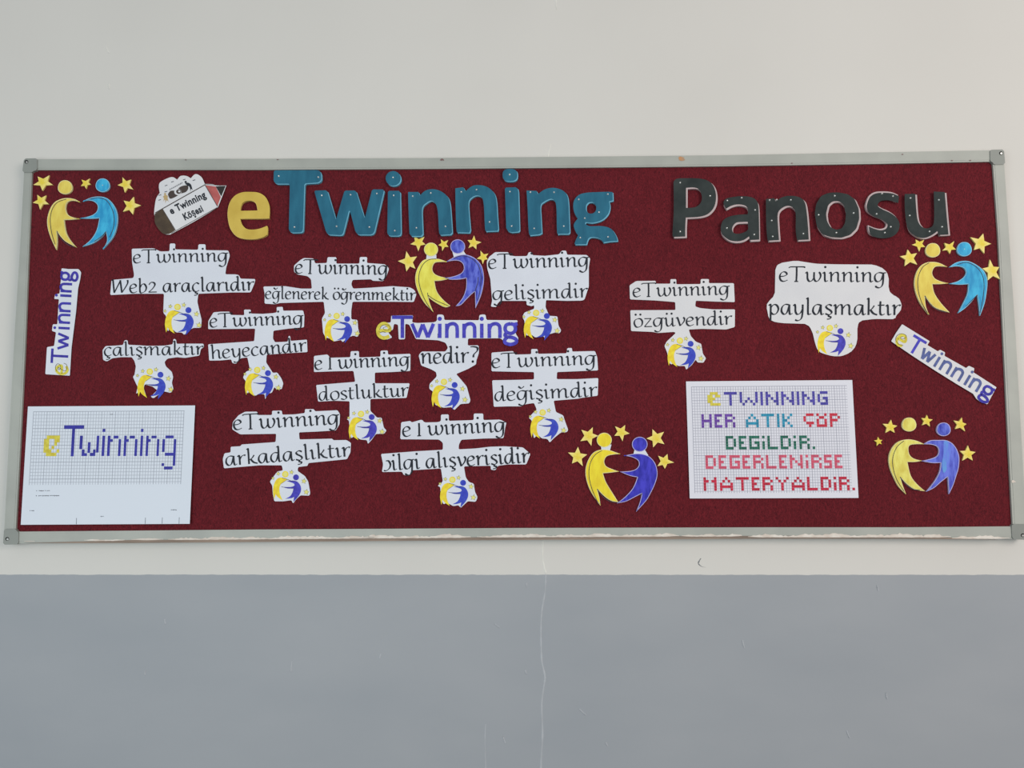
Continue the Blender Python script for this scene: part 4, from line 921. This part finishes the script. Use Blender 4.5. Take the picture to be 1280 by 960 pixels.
pair(D_, [(548, 396, 1), (480, 362), (420, 350), (350, 358), (290, 400), (252, 480), (245, 570), (270, 670), (310, 750), (380, 838, 1), (350, 760), (340, 662, 1), (390, 730), (450, 780), (570, 817, 1), (490, 730), (430, 640), (410, 555, 1), (480, 555), (562, 547, 1), (490, 530), (430, 500), (408, 450), (430, 400), (480, 390)],
     [(563, 400, 1), (620, 360), (680, 342), (750, 345), (830, 385), (890, 440), (918, 520), (910, 640), (890, 740), (850, 848, 1), (840, 750), (825, 652, 1), (770, 720), (710, 780), (646, 824, 1), (700, 720), (735, 640), (745, 555, 1), (660, 560), (563, 551, 1), (640, 530), (700, 490), (722, 445), (700, 405), (640, 390)],
     'yellow and cyan figure pair below the black letter u, by the right frame', 'crayon_yellow', 'crayon_cyan', 'cut_rim_yellow', 'cut_rim_cyan',
     [[(365, 820), (310, 720), (278, 600), (280, 490), (320, 400), (380, 358)], [(340, 662), (390, 745), (460, 795), (540, 815)]],
     [[(640, 375), (730, 355), (820, 400), (875, 480), (888, 580), (875, 700), (852, 820)], [(825, 655), (780, 700), (720, 760)]])
disc_thing(D_, 415, 242, 68, 'crayon_yellow', 'cut_rim_yellow', 'yellow round head just below the black letter u', False)
disc_thing(D_, 706, 232, 68, 'crayon_cyan', 'cut_rim_cyan', 'cyan round head below the black letter u', True)
pair(E_, [(602, 362, 1), (540, 332), (470, 315), (400, 318), (330, 345), (275, 410), (248, 500), (260, 600), (300, 700), (350, 790), (422, 863, 1), (390, 780), (362, 690, 1), (430, 760), (510, 815), (612, 832, 1), (540, 770), (470, 680), (435, 540, 1), (510, 540), (582, 527, 1), (510, 510), (465, 480), (445, 430), (455, 375), (520, 362)],
     [(596, 362, 1), (660, 325), (740, 320), (830, 325), (900, 370), (950, 470), (948, 590), (920, 690), (890, 780), (850, 862, 1), (845, 780), (838, 688, 1), (770, 740), (700, 800), (622, 837, 1), (700, 740), (755, 640), (770, 548, 1), (680, 550), (572, 530, 1), (660, 510), (730, 480), (750, 430), (730, 385), (670, 365)],
     'pale yellow and streaky blue figure pair at the lower right corner of the board', 'crayon_pale_yellow', 'crayon_mixed_blue', 'cut_rim_yellow', 'cut_rim_blue',
     [[(400, 830), (330, 720), (292, 600), (290, 490), (330, 390), (400, 328)], [(362, 690), (420, 765), (490, 812), (560, 820)]],
     [], streak=[(800, 335), (850, 345), (870, 430), (850, 560), (800, 650), (780, 560), (795, 450)])
disc_thing(E_, 452, 165, 72, 'crayon_pale_yellow', 'cut_rim_yellow', 'pale yellow round head above the pair at the lower right corner', False)
disc_thing(E_, 797, 213, 70, 'crayon_blue', 'cut_rim_blue', 'blue round head above the pair at the lower right corner', False)

# ------------------------------------------------------------------ paper stars
def star(z, tips, label, level=.003):
    """five tips in crop pixels, clockwise; slightly domed so the arms crease"""
    T = [z(p) for p in tips]; cx = sum(p[0] for p in T) / 5; cy = sum(p[1] for p in T) / 5
    f = FELT + level; P = []
    for i in range(5):
        a, b_ = T[i], T[(i + 1) % 5]
        P.append(a); mx, my = (a[0] + b_[0]) / 2, (a[1] + b_[1]) / 2
        P.append((cx + (mx - cx) * .56, cy + (my - cy) * .56))
    b = MB(); k = b.mi('star')
    b.v.append(tuple(pt(cx, cy, f + .0009)))
    for i, p in enumerate(P): b.v.append(tuple(pt(p[0], p[1], f + (0 if i % 2 else .0004))))
    for i, p in enumerate(P): v = pt(p[0], p[1], f); b.v.append((v.x, -FELT, v.z))
    for i in range(10):
        j = (i + 1) % 10
        b.f.append((0, 1 + i, 1 + j)); b.m.append(k); b.f.append((1 + i, 11 + i, 11 + j, 1 + j)); b.m.append(k)
    o = b.build('paper_star', origin=pt(cx, cy, FELT))
    return tag(o, label, 'star', 'yellow paper stars')
def rstar(z, c_, r, rot, label, **kw):
    j = [random.uniform(.93, 1.08) for _ in range(5)]
    star(z, [(c_[0] + r * j[i] * math.sin(rot + 2 * math.pi * i / 5), c_[1] - r * j[i] * math.cos(rot + 2 * math.pi * i / 5)) for i in range(5)], label, **kw)
star(A_, [(185, 278), (285, 268), (316, 350), (226, 400), (148, 350)], 'largest star of the top left group, against the corner of the frame')
star(A_, [(182, 435), (258, 440), (280, 515), (205, 560), (143, 503)], 'star just below the largest star at the top left corner')
star(A_, [(560, 305), (632, 295), (640, 345), (600, 384), (555, 360)], 'small crumpled star between the loose yellow and cyan heads, top left')
star(A_, [(912, 285), (985, 305), (1003, 388), (932, 415), (870, 352)], 'upper star right of the cyan head, near the pencil badge')
star(A_, [(1008, 452), (1070, 525), (1000, 603), (916, 580), (922, 485)], 'lower star right of the cyan head, near the pencil badge')
star(B_, [(205, 95), (325, 100), (338, 188), (255, 265), (165, 185)], 'star touching the foot of the leftmost teal letter n', level=.0012)
star(B_, [(118, 265), (238, 325), (222, 465), (118, 495), (22, 378)], 'star left of the shoulder of the middle figure pair')
star(B_, [(512, 128), (596, 138), (600, 215), (528, 262), (483, 195)], 'small star between the heads of the middle figure pair')
star(B_, [(892, 85), (975, 162), (918, 242), (828, 228), (818, 138)], 'upper star right of the blue head of the middle pair')
star(B_, [(965, 258), (1055, 292), (1050, 358), (992, 412), (925, 350)], 'lower star between the middle pair and the gelişimdir slogan')
star(C_, [(328, 72), (382, 158), (314, 258), (204, 212), (214, 98)], 'star left of the bright yellow head, above the lone left star')
star(C_, [(180, 268), (272, 345), (228, 462), (120, 435), (80, 325)], 'leftmost star of the bright yellow and deep blue pair')
star(C_, [(652, 50), (696, 135), (626, 212), (544, 158), (550, 62)], 'star between the heads of the bright yellow and deep blue pair')
star(C_, [(925, 92), (1040, 118), (1045, 242), (932, 274), (865, 185)], 'star right of the deep blue head')
star(C_, [(1075, 340), (1142, 425), (1050, 488), (975, 462), (982, 358)], 'rightmost star of the bright yellow and deep blue pair')
star(D_, [(255, 142), (335, 145), (343, 212), (288, 255), (220, 192)], 'star directly under the left edge of the black letter u', level=.0012)
star(D_, [(182, 235), (268, 268), (270, 375), (155, 388), (112, 298)], 'leftmost star of the pair by the right frame')
star(D_, [(522, 175), (612, 158), (628, 235), (572, 274), (502, 245)], 'small star between the yellow and cyan heads under the black letter u')
star(D_, [(880, 88), (952, 183), (890, 272), (795, 240), (762, 122)], 'upper star right of the cyan head, below the black letter u')
star(D_, [(942, 328), (1028, 398), (1036, 510), (922, 520), (872, 410)], 'star half touching the right frame')
star(E_, [(272, 118), (334, 178), (308, 248), (216, 248), (188, 158)], 'star left of the pale yellow head, lower right corner')
star(E_, [(142, 290), (185, 320), (178, 362), (130, 378), (103, 325)], 'tiniest star, left of the pale yellow figure')
star(E_, [(630, 70), (688, 115), (660, 185), (582, 172), (576, 100)], 'star between the pale yellow and blue heads, lower right corner')
star(E_, [(980, 95), (1026, 160), (1012, 234), (912, 210), (898, 125)], 'star right of the blue head, lower right corner')
star(E_, [(1040, 375), (1116, 440), (1088, 525), (985, 526), (960, 430)], 'lowest star of the board, right of the streaky blue figure')

for o in list(bpy.data.objects):
    if '_o' in o: del o['_o']
